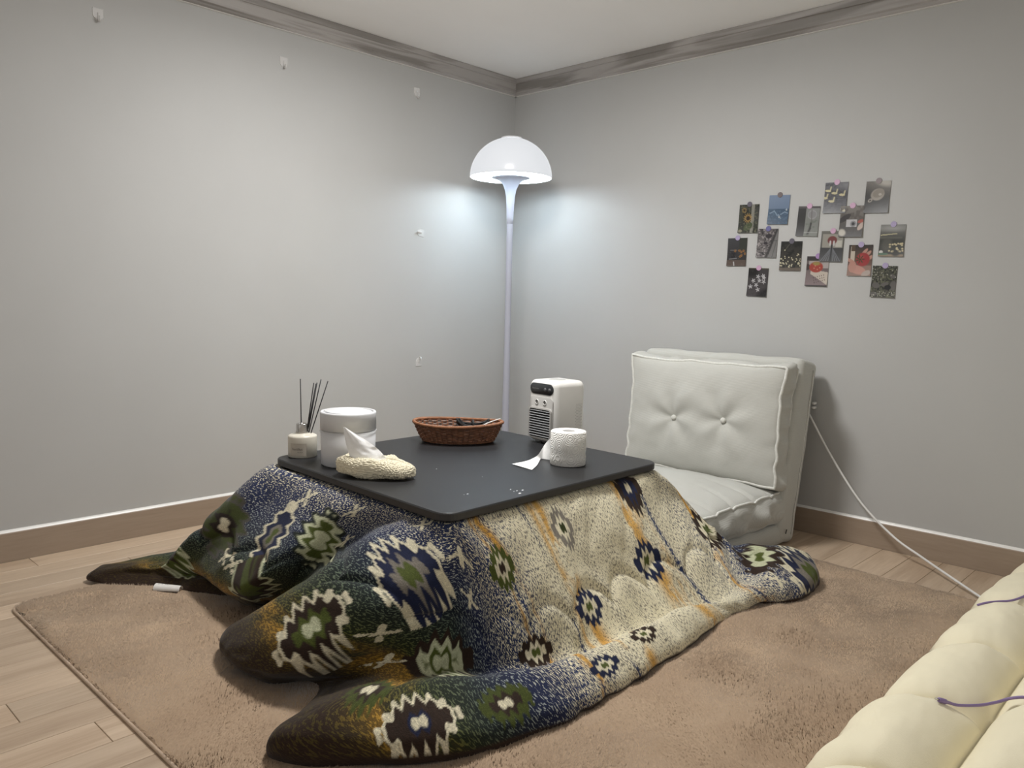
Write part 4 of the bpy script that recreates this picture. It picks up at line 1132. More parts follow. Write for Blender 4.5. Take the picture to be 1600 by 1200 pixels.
cb = vec(KX, KY, TZ + .054) + bd * .060 + bpn * .02
kb = thing('cable_bundle', 'bundle of coiled black cable resting in the wicker basket', 'cable', tuple(cb - vec(0, 0, .03)))
g = Geo()
for q in range(7):
    t = np.linspace(0, 2 * np.pi, 50, endpoint=False)
    L_ = .060 + .006 * math.sin(q * 2.3); wq = .010 + .004 * math.cos(q * 1.7)
    P_ = cb + bd * (np.sign(np.cos(t)) * np.abs(np.cos(t)) ** .6 * L_)[:, None] + bpn * (np.sin(t) * wq + .004 * math.sin(q * 5))[:, None] + vec(0, 0, 1) * (.006 * np.sin(t + q) + .004 * (q - 3) * .8 + .012 + .012 * np.cos(2 * t))[:, None]
    V, F = tube_geo(P_, .0035, 6, closed=True); g.add(V, F)
g.build('coils', M['black_rubber'], kb)
t = np.linspace(0, 2 * np.pi, 24, endpoint=False)
P_ = cb + vec(0, 0, .010) + bpn * (np.cos(t) * .019)[:, None] + vec(0, 0, 1) * (np.sin(t) * .019)[:, None]
V, F = tube_geo(P_, .004, 6, closed=True); mesh('tie', V, F, M['black_rubber'], kb)
P_ = smoothpath([(-1.374, -1.172, .530), (-1.33, -1.160, .537), (-1.28, -1.150, .542), (-1.238, -1.146, .546)], 14)
V, F = tube_geo(P_, .0026, 6)
tag(mesh('white_cord', V, F, M['white_plastic'], None, True, tuple(P_[0])), 'short white cord lying on the basket rim in front of black cables', 'cable')

# --- personal air cooler
M['cooler_white'] = plain('cooler_white', (.74, .73, .70), rough=.28, var=.01)
M['cooler_grey'] = plain('cooler_grey', (.42, .41, .39), rough=.4, var=.02)
M['cooler_dark'] = plain('cooler_dark', (.022, .024, .027), rough=.3, var=.05)
M['cooler_slat'] = plain('cooler_slat', (.40, .41, .42), rough=.35, var=.02)
M['cooler_print'] = plain('cooler_print', (.30, .30, .30), rough=.5)
phi = math.radians(83); wf, ws, CH = .163, .167, .252
wdir = vec(math.cos(phi), math.sin(phi), 0); sdir = vec(math.sin(phi), -math.cos(phi), 0); fn = -sdir
Nn = vec(-1.180, -1.385, TZ); CC = Nn + wdir * wf / 2 + sdir * ws / 2
cool = thing('air_cooler', 'white personal air cooler with slatted front grille on the table', 'air cooler', tuple(CC))
Rm = Matrix(((fn[0], wdir[0], 0, CC[0]), (fn[1], wdir[1], 0, CC[1]), (0, 0, 1, TZ + CH / 2 + .003), (0, 0, 0, 1)))
bm = bmesh.new(); bmesh.ops.create_cube(bm, size=1.0)
for v in bm.verts: v.co = Vector((v.co.x * ws, v.co.y * wf, v.co.z * (CH - .006)))
ver = [e for e in bm.edges if abs(e.verts[0].co.z - e.verts[1].co.z) > .1]
bmesh.ops.bevel(bm, geom=ver, offset=.026, segments=6, profile=.5, affect='EDGES')
hor = [e for e in bm.edges if e.verts[0].co.z > .1 and e.verts[1].co.z > .1]
bmesh.ops.bevel(bm, geom=hor, offset=.024, segments=5, profile=.5, affect='EDGES')
low = [e for e in bm.edges if e.verts[0].co.z < -.12 and e.verts[1].co.z < -.12]
bmesh.ops.bevel(bm, geom=low, offset=.020, segments=4, profile=.5, affect='EDGES')
bm.verts.index_update()
V = [tuple(Rm @ v.co) for v in bm.verts]; F = [tuple(v.index for v in f.verts) for f in bm.faces]; bm.free()
body = mesh('body', V, F, M['cooler_white'], cool)
V, F = lathe_geo([(.05, TZ), (.06, TZ), (.06, TZ + .006)], 32, (CC[0], CC[1], 0)); mesh('foot', V, F, M['cooler_grey'], cool)
fo = CC + fn * ws / 2                                       # front face, base centre
FR = -wdir                                                   # rightwards as seen from the front... 
def face(w, z): return fo + FR * w + vec(0, 0, z)
ez = vec(0, 0, 1)
V, F = prism(rrect(.136, .044, .0215, 8), face(0, .2185), FR, ez, fn, -.004, .0012, .0008)
ctl = mesh('control_panel', V, F, M['cooler_dark'], cool)
for k, w in enumerate((.022, .048)):
    V, F = prism([(.0075 * math.cos(a_), .0075 * math.sin(a_)) for a_ in np.linspace(0, 2 * math.pi, 20, endpoint=False)], face(w, .2175), FR, ez, fn, .001, .0018)
    b_ = mesh('touch_button', V, F, plain('button_print', (.11, .11, .115), rough=.5), ctl)
TV, TF = text_mesh('Mini air cooler', .0085)
mesh('panel_text', [face(-.035 + v[0] * .78, .2185 + v[1]) + fn * .0015 for v in TV], TF, M['cooler_print'], ctl, False)
V, F = prism(rrect(.138, .168, .020, 6), face(0, .103), FR, ez, fn, -.004, .0008, .0006)
plate = mesh('front_plate', V, F, M['cooler_grey'], cool)
for w in (-.025, .022):
    nn = 22; V = []; F = []
    prof = [(.0105, .0008), (.0100, .0028), (.0078, .0030), (.0070, -.002)]
    for (r_, d_) in prof:
        for k in range(nn):
            a_ = 2 * math.pi * k / nn; V.append(face(w + r_ * math.cos(a_), .1655 + r_ * math.sin(a_)) + fn * d_)
    for i in range(3): F += [(i * nn + k, i * nn + (k + 1) % nn, (i + 1) * nn + (k + 1) % nn, (i + 1) * nn + k) for k in range(nn)]
    noz = mesh('mist_nozzle', V, F, M['cooler_white'], cool)
    V, F = prism([(.0074 * math.cos(a_), .0074 * math.sin(a_)) for a_ in np.linspace(0, 2 * math.pi, 18, endpoint=False)], face(w, .1655), FR, ez, fn, .0002, .0012)
    mesh('nozzle_hole', V, F, plain('nozzle_dark', (.13, .12, .11), rough=.4), noz)
GW, GH, GZ = .134, .126, .081
V, F = prism(rrect(GW - .004, GH - .004, .012, 5), face(0, GZ), FR, ez, fn, 0, .0018)
gr = mesh('grille_recess', V, F, M['cooler_dark'], cool)
o_ = rrect(GW, GH, .015, 6); i_ = rrect(GW - .012, GH - .012, .010, 6); n_ = len(o_); V = []
for (pl, d_) in ((o_, 0), (o_, .008), (i_, .009), (i_, .001)): V += [face(p, GZ + q) + fn * d_ for p, q in pl]
F = []
for i in range(3): F += [(i * n_ + k, i * n_ + (k + 1) % n_, (i + 1) * n_ + (k + 1) % n_, (i + 1) * n_ + k) for k in range(n_)]
mesh('grille_frame', V, F, M['cooler_grey'], cool, False)
Rs = Matrix(((FR[0], fn[0], 0, 0), (FR[1], fn[1], 0, 0), (0, 0, 1, 0), (0, 0, 0, 1)))
for k in range(11):
    z_ = GZ - GH / 2 + .0135 + k * .0100
    c = face(0, z_) + fn * .0055
    V, F = box_geo((GW - .012, .0075, .0018), Matrix.Translation(c) @ Rs @ Matrix.Rotation(-.35, 4, 'X'), .0004, 1)
    mesh('slat', V, F, M['cooler_slat'], cool, False)
for w in (-.028, .01):
    V, F = box_geo((.0016, .003, GH - .014), Matrix.Translation(face(w, GZ) + fn * .0028) @ Rs, 0)
    mesh('grille_rib', V, F, M['cooler_dark'], cool, False)
V, F = lathe_geo([(.036, TZ + CH - .003), (.037, TZ + CH - .001), (.036, TZ + CH + .0008), (0, TZ + CH + .0008)], 36, (CC[0], CC[1], 0))
mesh('water_cap', V, F, M['cooler_grey'], cool)
V, F = box_geo((.018, .008, .004), Matrix.Translation((CC[0] + sdir[0] * .0 - .0, CC[1], TZ + CH)) @ Matrix.Translation(tuple(sdir * .037 * .7 - wdir * .028)) , .001, 1)
mesh('cap_tab', V, F, M['cooler_white'], cool)
# perforated side vent
so = CC - wdir * wf / 2
g = Geo()
for i in range(5):
    for j in range(22):
        c = so + sdir * (.030 + i * .0068 + (j % 2) * .0034) + vec(0, 0, .028 + j * .0062)
        V, F = prism([(.0019 * math.cos(a_), .0019 * math.sin(a_)) for a_ in np.linspace(0, 2 * math.pi, 6, endpoint=False)], c, sdir, ez, -wdir, -.001, .0003)
        g.add(V, F)
g.build('vent_perforations', M['cooler_grey'], cool, False)['kind'] = 'stuff'

# --- toilet roll with a loose sheet
def embossed(name, col):
    m, nt, b = newmat(name); L = nt.links.new
    at = nd(nt, 'ShaderNodeTexCoord')
    v = nd(nt, 'ShaderNodeTexVoronoi'); v.inputs['Scale'].default_value = 30; L(at.outputs['Object'], v.inputs['Vector'])
    mu = nd(nt, 'ShaderNodeMath', operation='MULTIPLY'); mu.inputs[1].default_value = 34; L(v.outputs['Distance'], mu.inputs[0])
    s = nd(nt, 'ShaderNodeMath', operation='SINE'); L(mu.outputs[0], s.inputs[0])
    n = nd(nt, 'ShaderNodeTexNoise'); n.inputs['Scale'].default_value = 300; L(at.outputs['Object'], n.inputs['Vector'])
    ad = nd(nt, 'ShaderNodeMath', operation='MULTIPLY_ADD'); ad.inputs[1].default_value = .4; L(n.outputs['Fac'], ad.inputs[0]); L(s.outputs[0], ad.inputs[2])
    bp = nd(nt, 'ShaderNodeBump'); bp.inputs['Strength'].default_value = .55; bp.inputs['Distance'].default_value = .0012
    L(ad.outputs[0], bp.inputs['Height']); L(bp.outputs['Normal'], b.inputs['Normal'])
    r = nd(nt, 'ShaderNodeValToRGB'); r.color_ramp.elements[0].color = tuple(c * .95 for c in col) + (1,); r.color_ramp.elements[1].color = col + (1,)
    L(n.outputs['Fac'], r.inputs['Fac']); L(r.outputs['Color'], b.inputs['Base Color'])
    b.inputs['Roughness'].default_value = .9; b.inputs['Specular IOR Level'].default_value = .1
    return m
M['roll_paper'] = embossed('roll_paper', (.80, .79, .755))
M['cardboard'] = plain('cardboard', (.40, .39, .38), rough=.8)
PX, PY, PR, PH = -1.399, -1.638, .0625, .119
rl = thing('toilet_roll', 'white embossed toilet roll with a loose end beside the air cooler', 'toilet roll', (PX, PY, TZ))
V, F = lathe_geo([(.021, TZ + .001), (PR - .002, TZ + .001), (PR, TZ + .004), (PR + .0005, TZ + .03), (PR - .0012, TZ + .042), (PR + .0006, TZ + .055), (PR, TZ + PH - .003), (PR - .003, TZ + PH), (.022, TZ + PH - .001)], 72, (PX, PY, 0))
mesh('paper', V, F, M['roll_paper'], rl)
V, F = lathe_geo([(.0222, TZ + .001), (.0222, TZ + PH - .0005), (.0205, TZ + PH - .0005), (.0205, TZ + .001)], 36, (PX, PY, 0))
mesh('core', V, F, M['cardboard'], rl)
ls = [((-1.405, -1.566, .548), (-1.400, -1.570, .462)), ((-1.388, -1.522, .515), (-1.404, -1.530, .462)), ((-1.426, -1.523, .480), (-1.413, -1.524, .4625)),
      ((-1.460, -1.525, .470), (-1.455, -1.553, .463)), ((-1.500, -1.530, .467), (-1.510, -1.592, .463)), ((-1.562, -1.524, .4645), (-1.570, -1.624, .4615))]
Lp = smoothpath([a_ for a_, b_ in ls], 40); Rp = smoothpath([b_ for a_, b_ in ls], 40)
V = []
for i in range(40):
    for j in range(10):
        t = j / 9; p = Lp[i] * (1 - t) + Rp[i] * t; p = p + ez * .003 * math.sin(math.pi * t) * math.sin(i * .16)
        V.append((p[0], p[1], max(p[2], TZ + .0008)))
mesh('loose_sheet', V, grid_faces(40, 10), M['tissue'], rl)

# --- crumbs of paper on the tabletop
cpos = [(-1.822, -1.768), (-1.832, -1.791), (-1.836, -1.818), (-1.819, -1.791), (-1.800, -1.797), (-1.957, -1.723), (-1.970, -1.722), (-1.803, -1.405), (-1.766, -1.588)]
csz = [.006, .004, .008, .006, .007, .005, .003, .004, .003]
clab = ['tiny white paper crumb in the cluster near the table\'s front edge'] * 5 + ['larger of two white crumbs beside the near table corner', 'smaller of two white crumbs beside the near table corner', 'lone white crumb on the tabletop right of the crocheted tissue cover', 'faint white speck alone in the middle of the tabletop']
for (x, y_), s, cl_ in zip(cpos, csz, clab):
    n_ = 7; V = []
    for k in range(n_):
        a_ = 2 * math.pi * k / n_; r_ = s * random.uniform(.35, .8)
        V.append((x + r_ * math.cos(a_) * 1.2, y_ + r_ * math.sin(a_) * .7, TZ + .0003))
    V.append((x, y_, TZ + s * .3))
    o = mesh('paper_crumb', V, [(k, (k + 1) % n_, n_) for k in range(n_)] + [tuple(range(n_ - 1, -1, -1))], M['tissue'], None, False, (x, y_, TZ))
    tag(o, cl_, 'crumb', 'paper crumbs on the tabletop')

# ---------------------------------------------------------------- adhesive hooks on the left wall
def clear_plastic():
    m, nt, b = newmat('clear_plastic')
    n = nd(nt, 'ShaderNodeTexNoise'); n.inputs['Scale'].default_value = 50
    mr = nd(nt, 'ShaderNodeMapRange'); mr.inputs[3].default_value = .12; mr.inputs[4].default_value = .25
    nt.links.new(n.outputs['Fac'], mr.inputs[0]); nt.links.new(mr.outputs[0], b.inputs['Roughness'])
    b.inputs['Base Color'].default_value = (.78, .77, .76, 1); b.inputs['Transmission Weight'].default_value = .35
    return m
M['clear_plastic'] = clear_plastic()
hooks = [(-2.334, 2.086, 0, 'clear adhesive wall hook nearest the top left corner of the wall'),
         (-1.537, 2.084, 0, 'clear adhesive wall hook high on the wall, middle of the upper three'),
         (-.755, 2.104, 0, 'clear adhesive wall hook just under the cornice near the lamp'),
         (-.719, 1.374, 95, 'clear wall hook turned sideways, level with the lamp stem'),
         (-.723, .673, 180, 'clear wall hook stuck upside down, lowest on the left wall')]
for (hx, hz, rot_, lab_) in hooks:
    hk = thing('adhesive_hook', lab_, 'wall hook', (hx, 0, hz), 'clear adhesive hooks on the left wall')
    R2 = Matrix.Rotation(math.radians(rot_), 4, 'Y')
    def hp(p): 
        q = R2 @ Vector(p); return (hx + q.x, q.y, hz + q.z)
    poly = [(-.020, .022), (.020, .022), (.020, -.010), (.008, -.024), (-.008, -.024), (-.020, -.010)]
    V = [hp((a_, 0, b_)) for a_, b_ in poly] + [hp((a_ * .93, -.003, b_ * .93)) for a_, b_ in poly]
    F = [(k, (k + 1) % 6, 6 + (k + 1) % 6, 6 + k) for k in range(6)] + [tuple(range(6, 12))]
    mesh('back_plate', V, F, M['clear_plastic'], hk, False)
    P_ = smoothpath([hp((0, -.003, .004)), hp((0, -.004, -.018)), hp((0, -.012, -.030)), hp((0, -.021, -.024)), hp((0, -.023, -.012))], 18)
    V, F = tube_geo(P_, .0035, 8); mesh('hook', V, F, M['clear_plastic'], hk)

# ---------------------------------------------------------------- small photo prints on the right wall
PWD, PHT, NW, NH = .100, .132, 52, 68
class Pic:
    """A small picture painted procedurally, stored as vertex colours on the print."""
    def __init__(s, c0, c1=None):
        s.x, s.y = np.meshgrid(np.linspace(0, 1, NW), np.linspace(0, 1, NH))
        a = np.array(srgb(*c0)); b = np.array(srgb(*(c1 or c0)))
        s.c = a * (1 - s.y[..., None]) + b * s.y[..., None]
    def mix(s, m, col):
        m = np.clip(m, 0, 1)[..., None]; s.c = s.c * (1 - m) + np.array(srgb(*col)) * m; return s
    def ell(s, cx, cy, rx, ry, col, a=0.0, soft=.15, op=1.0):
        dx, dy = s.x - cx, (s.y - cy) * 1.32
        u = dx * math.cos(a) + dy * math.sin(a); v = -dx * math.sin(a) + dy * math.cos(a)
        return s.mix(op * (1 - np.sqrt((u / rx) ** 2 + (v / ry) ** 2)) / soft + .5 * op, col)
    def rect(s, x0, y0, x1, y1, col, op=1.0):
        return s.mix(op * ((s.x >= x0) & (s.x <= x1) & (s.y >= y0) & (s.y <= y1)), col)
    def line(s, x0, y0, x1, y1, w, col, op=1.0):
        dx, dy = x1 - x0, (y1 - y0) * 1.32; L2 = dx * dx + dy * dy
        t = np.clip(((s.x - x0) * dx + (s.y - y0) * 1.32 * dy) / L2, 0, 1)
        d = np.hypot(s.x - x0 - t * dx, (s.y - y0) * 1.32 - t * dy)
        return s.mix(op * (1.3 - d / w), col)
    def noise(s, f, col, thr, sd, op=1.0, gain=6, mask=None):
        m = op * np.clip((fbm(s.x * f, s.y * f * 1.3, sd, 2) - thr) * gain, 0, 1)
        if mask is not None: m = m * mask
        return s.mix(m, col)
    def star(s, cx, cy, r, col, n=5, ph=0.0):
        dx, dy = s.x - cx, (s.y - cy) * 1.32; rr = np.hypot(dx, dy); th = np.arctan2(dy, dx) + ph
        return s.mix((r * (.55 + .45 * np.cos(n * th)) - rr) / (.3 * r) + .4, col)
    def flower(s, cx, cy, r, col, core, n=12):
        s.star(cx, cy, r, col, n); s.ell(cx, cy, r * .42, r * .42, core); return s

def pic_sunflower():
    p = Pic((70, 72, 60), (48, 52, 38)).noise(9, (30, 36, 26), .5, 1)
    p.rect(.62, 0, .78, 1, (150, 148, 136)).rect(.78, .1, 1, .6, (70, 70, 66)).noise(12, (96, 100, 84), .55, 2, .8, mask=(p.x > .7) & (p.y > .6))
    p.ell(.5, .78, .25, .16, (74, 88, 50), -.6).noise(16, (128, 128, 100), .62, 4, .6)
    return p.flower(.25, .2, .14, (190, 150, 60), (60, 45, 25)).flower(.47, .48, .24, (214, 164, 62), (48, 36, 24), 14).ell(.12, .93, .1, .07, (150, 146, 120))
def pic_sea():
    p = Pic((126, 150, 184), (96, 122, 152)); p.rect(0, .47, 1, 1, (62, 92, 122)).noise(14, (84, 116, 146), .5, 5, .7, mask=p.y > .48)
    for (a, b, c, d) in ((.1, .62, .3, .54), (.3, .54, .46, .7), (.62, .66, .8, .58), (.8, .58, .95, .62), (.5, .66, .64, .8)): p.line(a, b, c, d, .025, (142, 170, 196))
    return p.ell(.57, .75, .05, .05, (205, 212, 216)).ell(.88, .5, .04, .05, (190, 200, 210)).noise(20, (48, 74, 100), .62, 6, .6, mask=p.y > .7)
def pic_chime():
    p = Pic((150, 152, 150), (128, 132, 124)); p.rect(0, 0, .36, 1, (48, 46, 46)).rect(0, 0, 1, .07, (88, 82, 84))
    p.ell(.66, .28, .21, .2, (172, 172, 174)).ell(.66, .28, .18, .16, (150, 150, 152)).line(.62, .12, .66, .6, .025, (120, 116, 112))
    p.line(.64, .56, .62, .74, .05, (52, 48, 46)).line(.62, .74, .54, .93, .06, (46, 42, 40)).noise(9, (110, 118, 104), .55, 7, .6, mask=(p.x > .4) & (p.y > .45))
    return p.rect(.36, .86, 1, .885, (176, 176, 172), .7)
def pic_swans():
    p = Pic((92, 92, 100), (64, 64, 72)).noise(11, (46, 46, 54), .48, 8, .9)
    for k in range(9): p.line(0, .45 + k * .06, 1, .42 + k * .062, .012, (98, 98, 110), .5)
    for (x, y) in ((.14, .24), (.42, .32), (.76, .38), (.32, .58), (.02, .47)):
        p.ell(x, y + .03, .13, .05, (222, 210, 158), .1).line(x + .09, y + .02, x + .12, y - .09, .035, (222, 212, 164))
    return p.ell(.9, .1, .3, .2, (130, 130, 136), 0, .8, .6).ell(.88, .9, .12, .06, (196, 186, 150), .5)
def pic_cup():
    p = Pic((120, 114, 106), (42, 40, 38)); p.mix(np.clip((p.y - .18) * 2.2 - (p.x - .5) * .6, 0, 1), (46, 44, 42)).ell(.8, .05, .4, .16, (190, 184, 172), .2, .8, .8)
    p.ell(.5, .42, .28, .24, (168, 160, 148), -.4).ell(.53, .38, .24, .17, (150, 140, 126), -.4).ell(.6, .42, .07, .05, (196, 188, 176)).ell(.22, .6, .1, .07, (176, 168, 156), -.6)
    return p.ell(.22, .6, .05, .035, (60, 56, 54), -.6)
def pic_camera():
    p = Pic((140, 134, 126), (60, 54, 52)).noise(8, (96, 88, 82), .45, 9, .8); p.mix(np.clip(p.y * 1.6 - .7, 0, 1), (44, 40, 40))
    p.ell(.2, .4, .3, .12, (60, 54, 54), -.6).rect(.28, .44, .74, .68, (206, 204, 206)).ell(.58, .58, .13, .13, (150, 148, 152)).ell(.58, .58, .07, .07, (48, 46, 50))
    return p.ell(.9, .5, .14, .07, (186, 84, 66), -.3).ell(.92, .66, .2, .1, (210, 186, 172), -.9).ell(.14, .86, .16, .14, (206, 200, 186), .6, .5)
def pic_road():
    p = Pic((110, 104, 104), (120, 114, 114)).noise(17, (176, 168, 168), .52, 10).noise(13, (56, 52, 54), .55, 11)
    p.line(.95, 0, .5, 1, .09, (66, 64, 64)); m = (p.x - (.98 - .42 * p.y)) > .02
    p.mix(m, (132, 130, 128)).line(.75, .42, 1, .4, .015, (84, 82, 82)).line(.95, .4, .8, 1, .014, (80, 78, 78))
    return p.ell(.55, .25, .16, .1, (60, 54, 60)).ell(.42, .5, .1, .07, (58, 52, 58))
def pic_cafe():
    p = Pic((72, 72, 76), (44, 40, 38)).rect(.6, 0, 1, .42, (58, 62, 54)).rect(0, .78, 1, 1, (98, 80, 70)).rect(.14, .42, .5, .46, (140, 138, 138)).rect(.1, .44, .5, .76, (52, 52, 58))
    p.rect(.2, .52, .42, .72, (34, 34, 40)).line(.12, .75, .5, .72, .02, (150, 150, 154)).line(.36, .86, .4, 1, .03, (206, 206, 206))
    for (x, y) in ((.62, .45), (.72, .5), (.84, .46), (.74, .62), (.4, .46), (.92, .56), (.68, .66)): p.flower(x, y, .07, (206, 146, 52), (150, 92, 30), 6)
    return p.noise(20, (120, 112, 100), .66, 12, .6, mask=p.y > .5)
def pic_daisies():
    p = Pic((46, 46, 44), (74, 68, 58)).noise(10, (30, 32, 28), .5, 13)
    r_ = random.Random(3)
    for k in range(48):
        y = .42 + .46 * r_.random() ** .8; x = r_.random(); p.ell(x, y, .026, .026, (226, 216, 178), 0, .5)
    p.line(.4, .1, .2, .3, .012, (110, 108, 90)).ell(.2, .3, .03, .03, (200, 194, 160))
    return p.rect(0, .9, 1, 1, (120, 104, 88), .7)
def pic_fountain():
    p = Pic((122, 120, 112), (70, 70, 70)).rect(.06, .1, .98, .55, (168, 164, 152)).rect(.66, .3, .94, .52, (206, 202, 190)).rect(0, .55, 1, 1, (64, 64, 66))
    p.ell(.5, .3, .21, .18, (132, 56, 56)).ell(.42, .4, .045, .12, (214, 212, 210)).ell(.58, .4, .045, .12, (214, 212, 210))
    for k in range(9): p.line(.5, .52, .08 + k * .105, .98, .02, (128, 132, 140), .7)
    return p.line(.5, .46, .5, .98, .05, (40, 40, 44))
def pic_vase():
    p = Pic((142, 142, 138), (58, 56, 48)).mix(np.clip((np.linspace(0, 1, NH)[:, None] * np.ones((1, NW)) - .15) * 2.6, 0, 1), (64, 66, 60)).ell(.5, .12, .5, .12, (180, 180, 176), 0, .9, .6)
    for k in range(12): p.ell(.05 + k * .055, .33 - k * .004, .03, .022, (216, 206, 160))
    p.rect(0, .38, .9, .44, (112, 112, 102), .7).ell(.3, .62, .2, .26, (92, 92, 84), .2, .5).ell(.1, .86, .08, .07, (226, 224, 216)).rect(0, .93, 1, 1, (150, 128, 96)).ell(.15, .92, .25, .05, (86, 124, 96))
    r_ = random.Random(5)
    for k in range(22): p.ell(.42 + .55 * r_.random(), .56 + .3 * r_.random(), .04, .035, (222, 206, 158), 0, .5)
    return p.ell(.7, .9, .16, .12, (44, 42, 34), 0, .6)
def pic_handberry():
    p = Pic((52, 48, 44), (150, 110, 92)).rect(0, .66, 1, 1, (166, 132, 116), .8).rect(.08, .05, .26, .62, (214, 200, 182)).rect(.1, 0, .26, .2, (96, 76, 56))
    for (x, y, a) in ((.66, .24, -.9), (.8, .3, -.8), (.9, .42, -.6), (.08, .5, .4)): p.ell(x, y, .2, .07, (206, 152, 132), a)
    p.ell(.42, .8, .38, .18, (212, 150, 132), .3).ell(.2, .7, .16, .25, (206, 146, 128)).ell(.62, .47, .29, .29, (176, 42, 44)).ell(.55, .4, .1, .1, (208, 80, 72), 0, .9, .6)
    p.star(.5, .46, .2, (62, 74, 40), 7)
    return p.ell(.8, .92, .2, .12, (190, 172, 160), -.5)
def pic_colander():
    p = Pic((104, 96, 94), (148, 128, 130)).rect(0, 0, 1, .14, (64, 58, 58)).rect(.1, .16, 1, .4, (186, 176, 172)).ell(.06, .36, .1, .14, (72, 62, 60))
    m = (p.y > .42 + .3 * np.abs(p.x - .1) * .4); p.mix(m * (p.x > .2) * (p.y < .5 + .45 * p.x), (214, 200, 184))
    p.ell(.44, .36, .31, .24, (186, 62, 44)).ell(.44, .24, .16, .08, (170, 150, 70), 0, .6)
    for (x, y) in ((.35, .4), (.5, .44), (.4, .32), (.6, .38)): p.ell(x, y, .03, .03, (226, 150, 120))
    for i in range(6):
        for j in range(3): p.ell(.36 + .09 * i + .03 * j, .72 + .08 * j - .02 * i, .018, .03, (96, 76, 74))
    return p.rect(0, .96, 1, 1, (56, 50, 52))
def pic_blossoms():
    p = Pic((72, 68, 70), (82, 76, 78)).ell(.1, .1, .4, .3, (34, 32, 32), .3, .5).ell(.9, .95, .45, .28, (36, 34, 36), -.4, .5).noise(14, (62, 58, 60), .55, 16, .5)
    for k, (x, y) in enumerate(((.5, .3), (.75, .27), (.8, .34), (.28, .45), (.58, .44), (.8, .48), (.16, .66), (.44, .6), (.54, .76))): p.star(x, y, .11, (226, 224, 226), 5, k * .7)
    return p.rect(0, 0, 1, .03, (120, 112, 80), .4)
def pic_rocks():
    p = Pic((72, 74, 66), (84, 82, 70)).noise(20, (116, 118, 92), .5, 17).noise(15, (40, 42, 36), .55, 18)
    for (x, y, a, b, r_) in ((.2, .62, .16, .12, .3), (.55, .58, .16, .08, -.3), (.9, .62, .14, .2, 0), (.15, .9, .16, .08, 0), (.85, .33, .13, .08, .4)): p.ell(x, y, a, b, (110, 106, 102), r_)
    p.ell(.68, .68, .14, .1, (32, 32, 34)); q = random.Random(9)
    for k in range(60):
        y = .82 + .17 * q.random() if k % 2 else q.random() * .5
        p.ell(q.random(), y, .018, .018, (204, 202, 186), 0, .6)
    return p

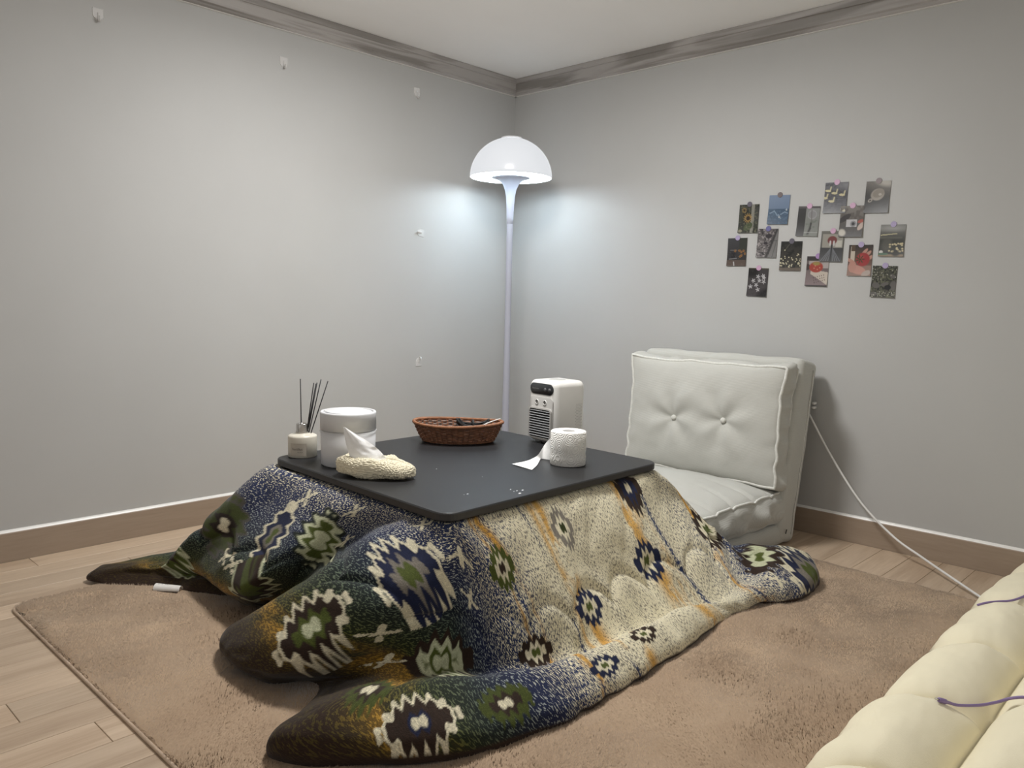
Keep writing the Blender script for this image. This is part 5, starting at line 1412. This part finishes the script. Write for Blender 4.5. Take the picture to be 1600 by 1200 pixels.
M['print'] = attrmat('photo_print', 'picture', rough=.35, spec=.4)
M['print_back'] = plain('print_back', (.62, .61, .59), rough=.7)
def sticker_mat(nm, c): return plain(nm, srgb(*c), rough=.45, var=.08, scale=120)
ST_ = {'brown': sticker_mat('sticker_brown', (96, 84, 84)), 'slate': sticker_mat('sticker_slate', (84, 80, 92)), 'blue': sticker_mat('sticker_blue', (96, 94, 142)),
       'lilac': sticker_mat('sticker_lilac', (158, 146, 178)), 'pink': sticker_mat('sticker_pink', (186, 150, 176)), 'violet': sticker_mat('sticker_violet', (150, 120, 166)), 'grey': sticker_mat('sticker_grey', (120, 108, 110))}
photos = [
    (pic_sunflower, -1.543, 1.432, -1.5, 'slate', 'photo print of a yellow sunflower', .0),
    (pic_sea, -1.690, 1.465, -2.5, 'brown', 'blue photo print of sea and sky', .0),
    (pic_chime, -1.832, 1.406, -3.0, 'pink', 'photo print of a glass wind chime at a window', .0),
    (pic_swans, -1.949, 1.501, -2.0, 'pink', 'photo print of pale swans on dark water', .0),
    (pic_cup, -2.125, 1.492, -2.0, 'grey', 'dark photo print of a white cup seen from above, topmost on the right', .0),
    (pic_camera, -2.025, 1.396, -1.5, 'pink', 'photo print of a silver camera held in a hand', .003),
    (pic_road, -1.643, 1.315, -2.0, 'blue', 'greyish photo print of blossoms beside a paved kerb', .0),
    (pic_cafe, -1.492, 1.278, -.5, 'lilac', 'dark photo print with orange flowers, leftmost on the wall', .0),
    (pic_daisies, -1.761, 1.254, -1.0, 'slate', 'dark photo print of many tiny white daisies', .0),
    (pic_fountain, -1.946, 1.292, -2.0, 'pink', 'photo print of a red ball above dark streams, overlapping two others', .0016),
    (pic_vase, -2.197, 1.309, -1.5, 'lilac', 'photo print of cream flowers in shade, rightmost on the wall', .0),
    (pic_handberry, -2.071, 1.229, -1.0, 'lilac', 'photo print of a big red strawberry held in a hand', .0),
    (pic_colander, -1.887, 1.184, -1.5, 'violet', 'photo print of a red fruit in a white colander', .0),
    (pic_blossoms, -1.606, 1.135, -2.0, 'pink', 'photo print of white star-shaped blossoms, lowest on the left', .0),
    (pic_rocks, -2.175, 1.139, -2.0, 'lilac', 'photo print of white flowers among rocks, lowest on the right', .0),
]
ii, jj = np.meshgrid(np.arange(NH), np.arange(NW), indexing='ij')
for k, (fn_, py_, pz_, tiltd, stk, lab_, lift) in enumerate(photos):
    pic = fn_()
    a = math.radians(tiltd)
    ph_ = thing('photo_print', lab_, 'photo', (0, py_, pz_), 'photo prints pinned on the right wall')
    lx_ = (jj / (NW - 1) - .5) * PWD; lz_ = (.5 - ii / (NH - 1)) * PHT
    curl = .0015 + lift + .0045 * np.clip((ii / (NH - 1) - .45) / .55, 0, 1) ** 2 + .0015 * (np.abs(jj / (NW - 1) - .5) * 2) ** 2
    # viewed from the room, right is -y
    yy = py_ - (lx_ * math.cos(a) - lz_ * math.sin(a)); zz = pz_ + (lx_ * math.sin(a) + lz_ * math.cos(a))
    V = np.stack([-curl, yy, zz], -1).reshape(-1, 3)
    o = mesh('print', V, grid_faces(NH, NW), M['print'], ph_)
    point_attr(o, 'picture', (pic.c * .84 + pic.c.mean(-1, keepdims=True) * .16).reshape(-1, 3) * .66, 'FLOAT_COLOR')
    V2 = V.copy(); V2[:, 0] += .0006
    sub = np.arange(NH * NW).reshape(NH, NW)[::4, ::3]
    mesh('paper_back', V2[sub.ravel()], grid_faces(sub.shape[0], sub.shape[1])[:, ::-1].copy(), M['print_back'], ph_)
    cy, cz = py_ - (-.5 * 0 * PWD - PHT * .5 * math.sin(a)), pz_ + PHT * .5 * math.cos(a) + .001
    n_ = 20; V = []
    for d_, r_ in ((.0022 + lift, .0125), (.0032 + lift, .0122)):
        V += [(-d_, cy + r_ * math.cos(t), cz + r_ * math.sin(t)) for t in np.linspace(0, 2 * np.pi, n_, endpoint=False)]
    F = [(q, (q + 1) % n_, n_ + (q + 1) % n_, n_ + q) for q in range(n_)] + [tuple(range(n_, 2 * n_)), tuple(range(n_ - 1, -1, -1))]
    mesh('round_sticker', V, F, ST_[stk], ph_, False)
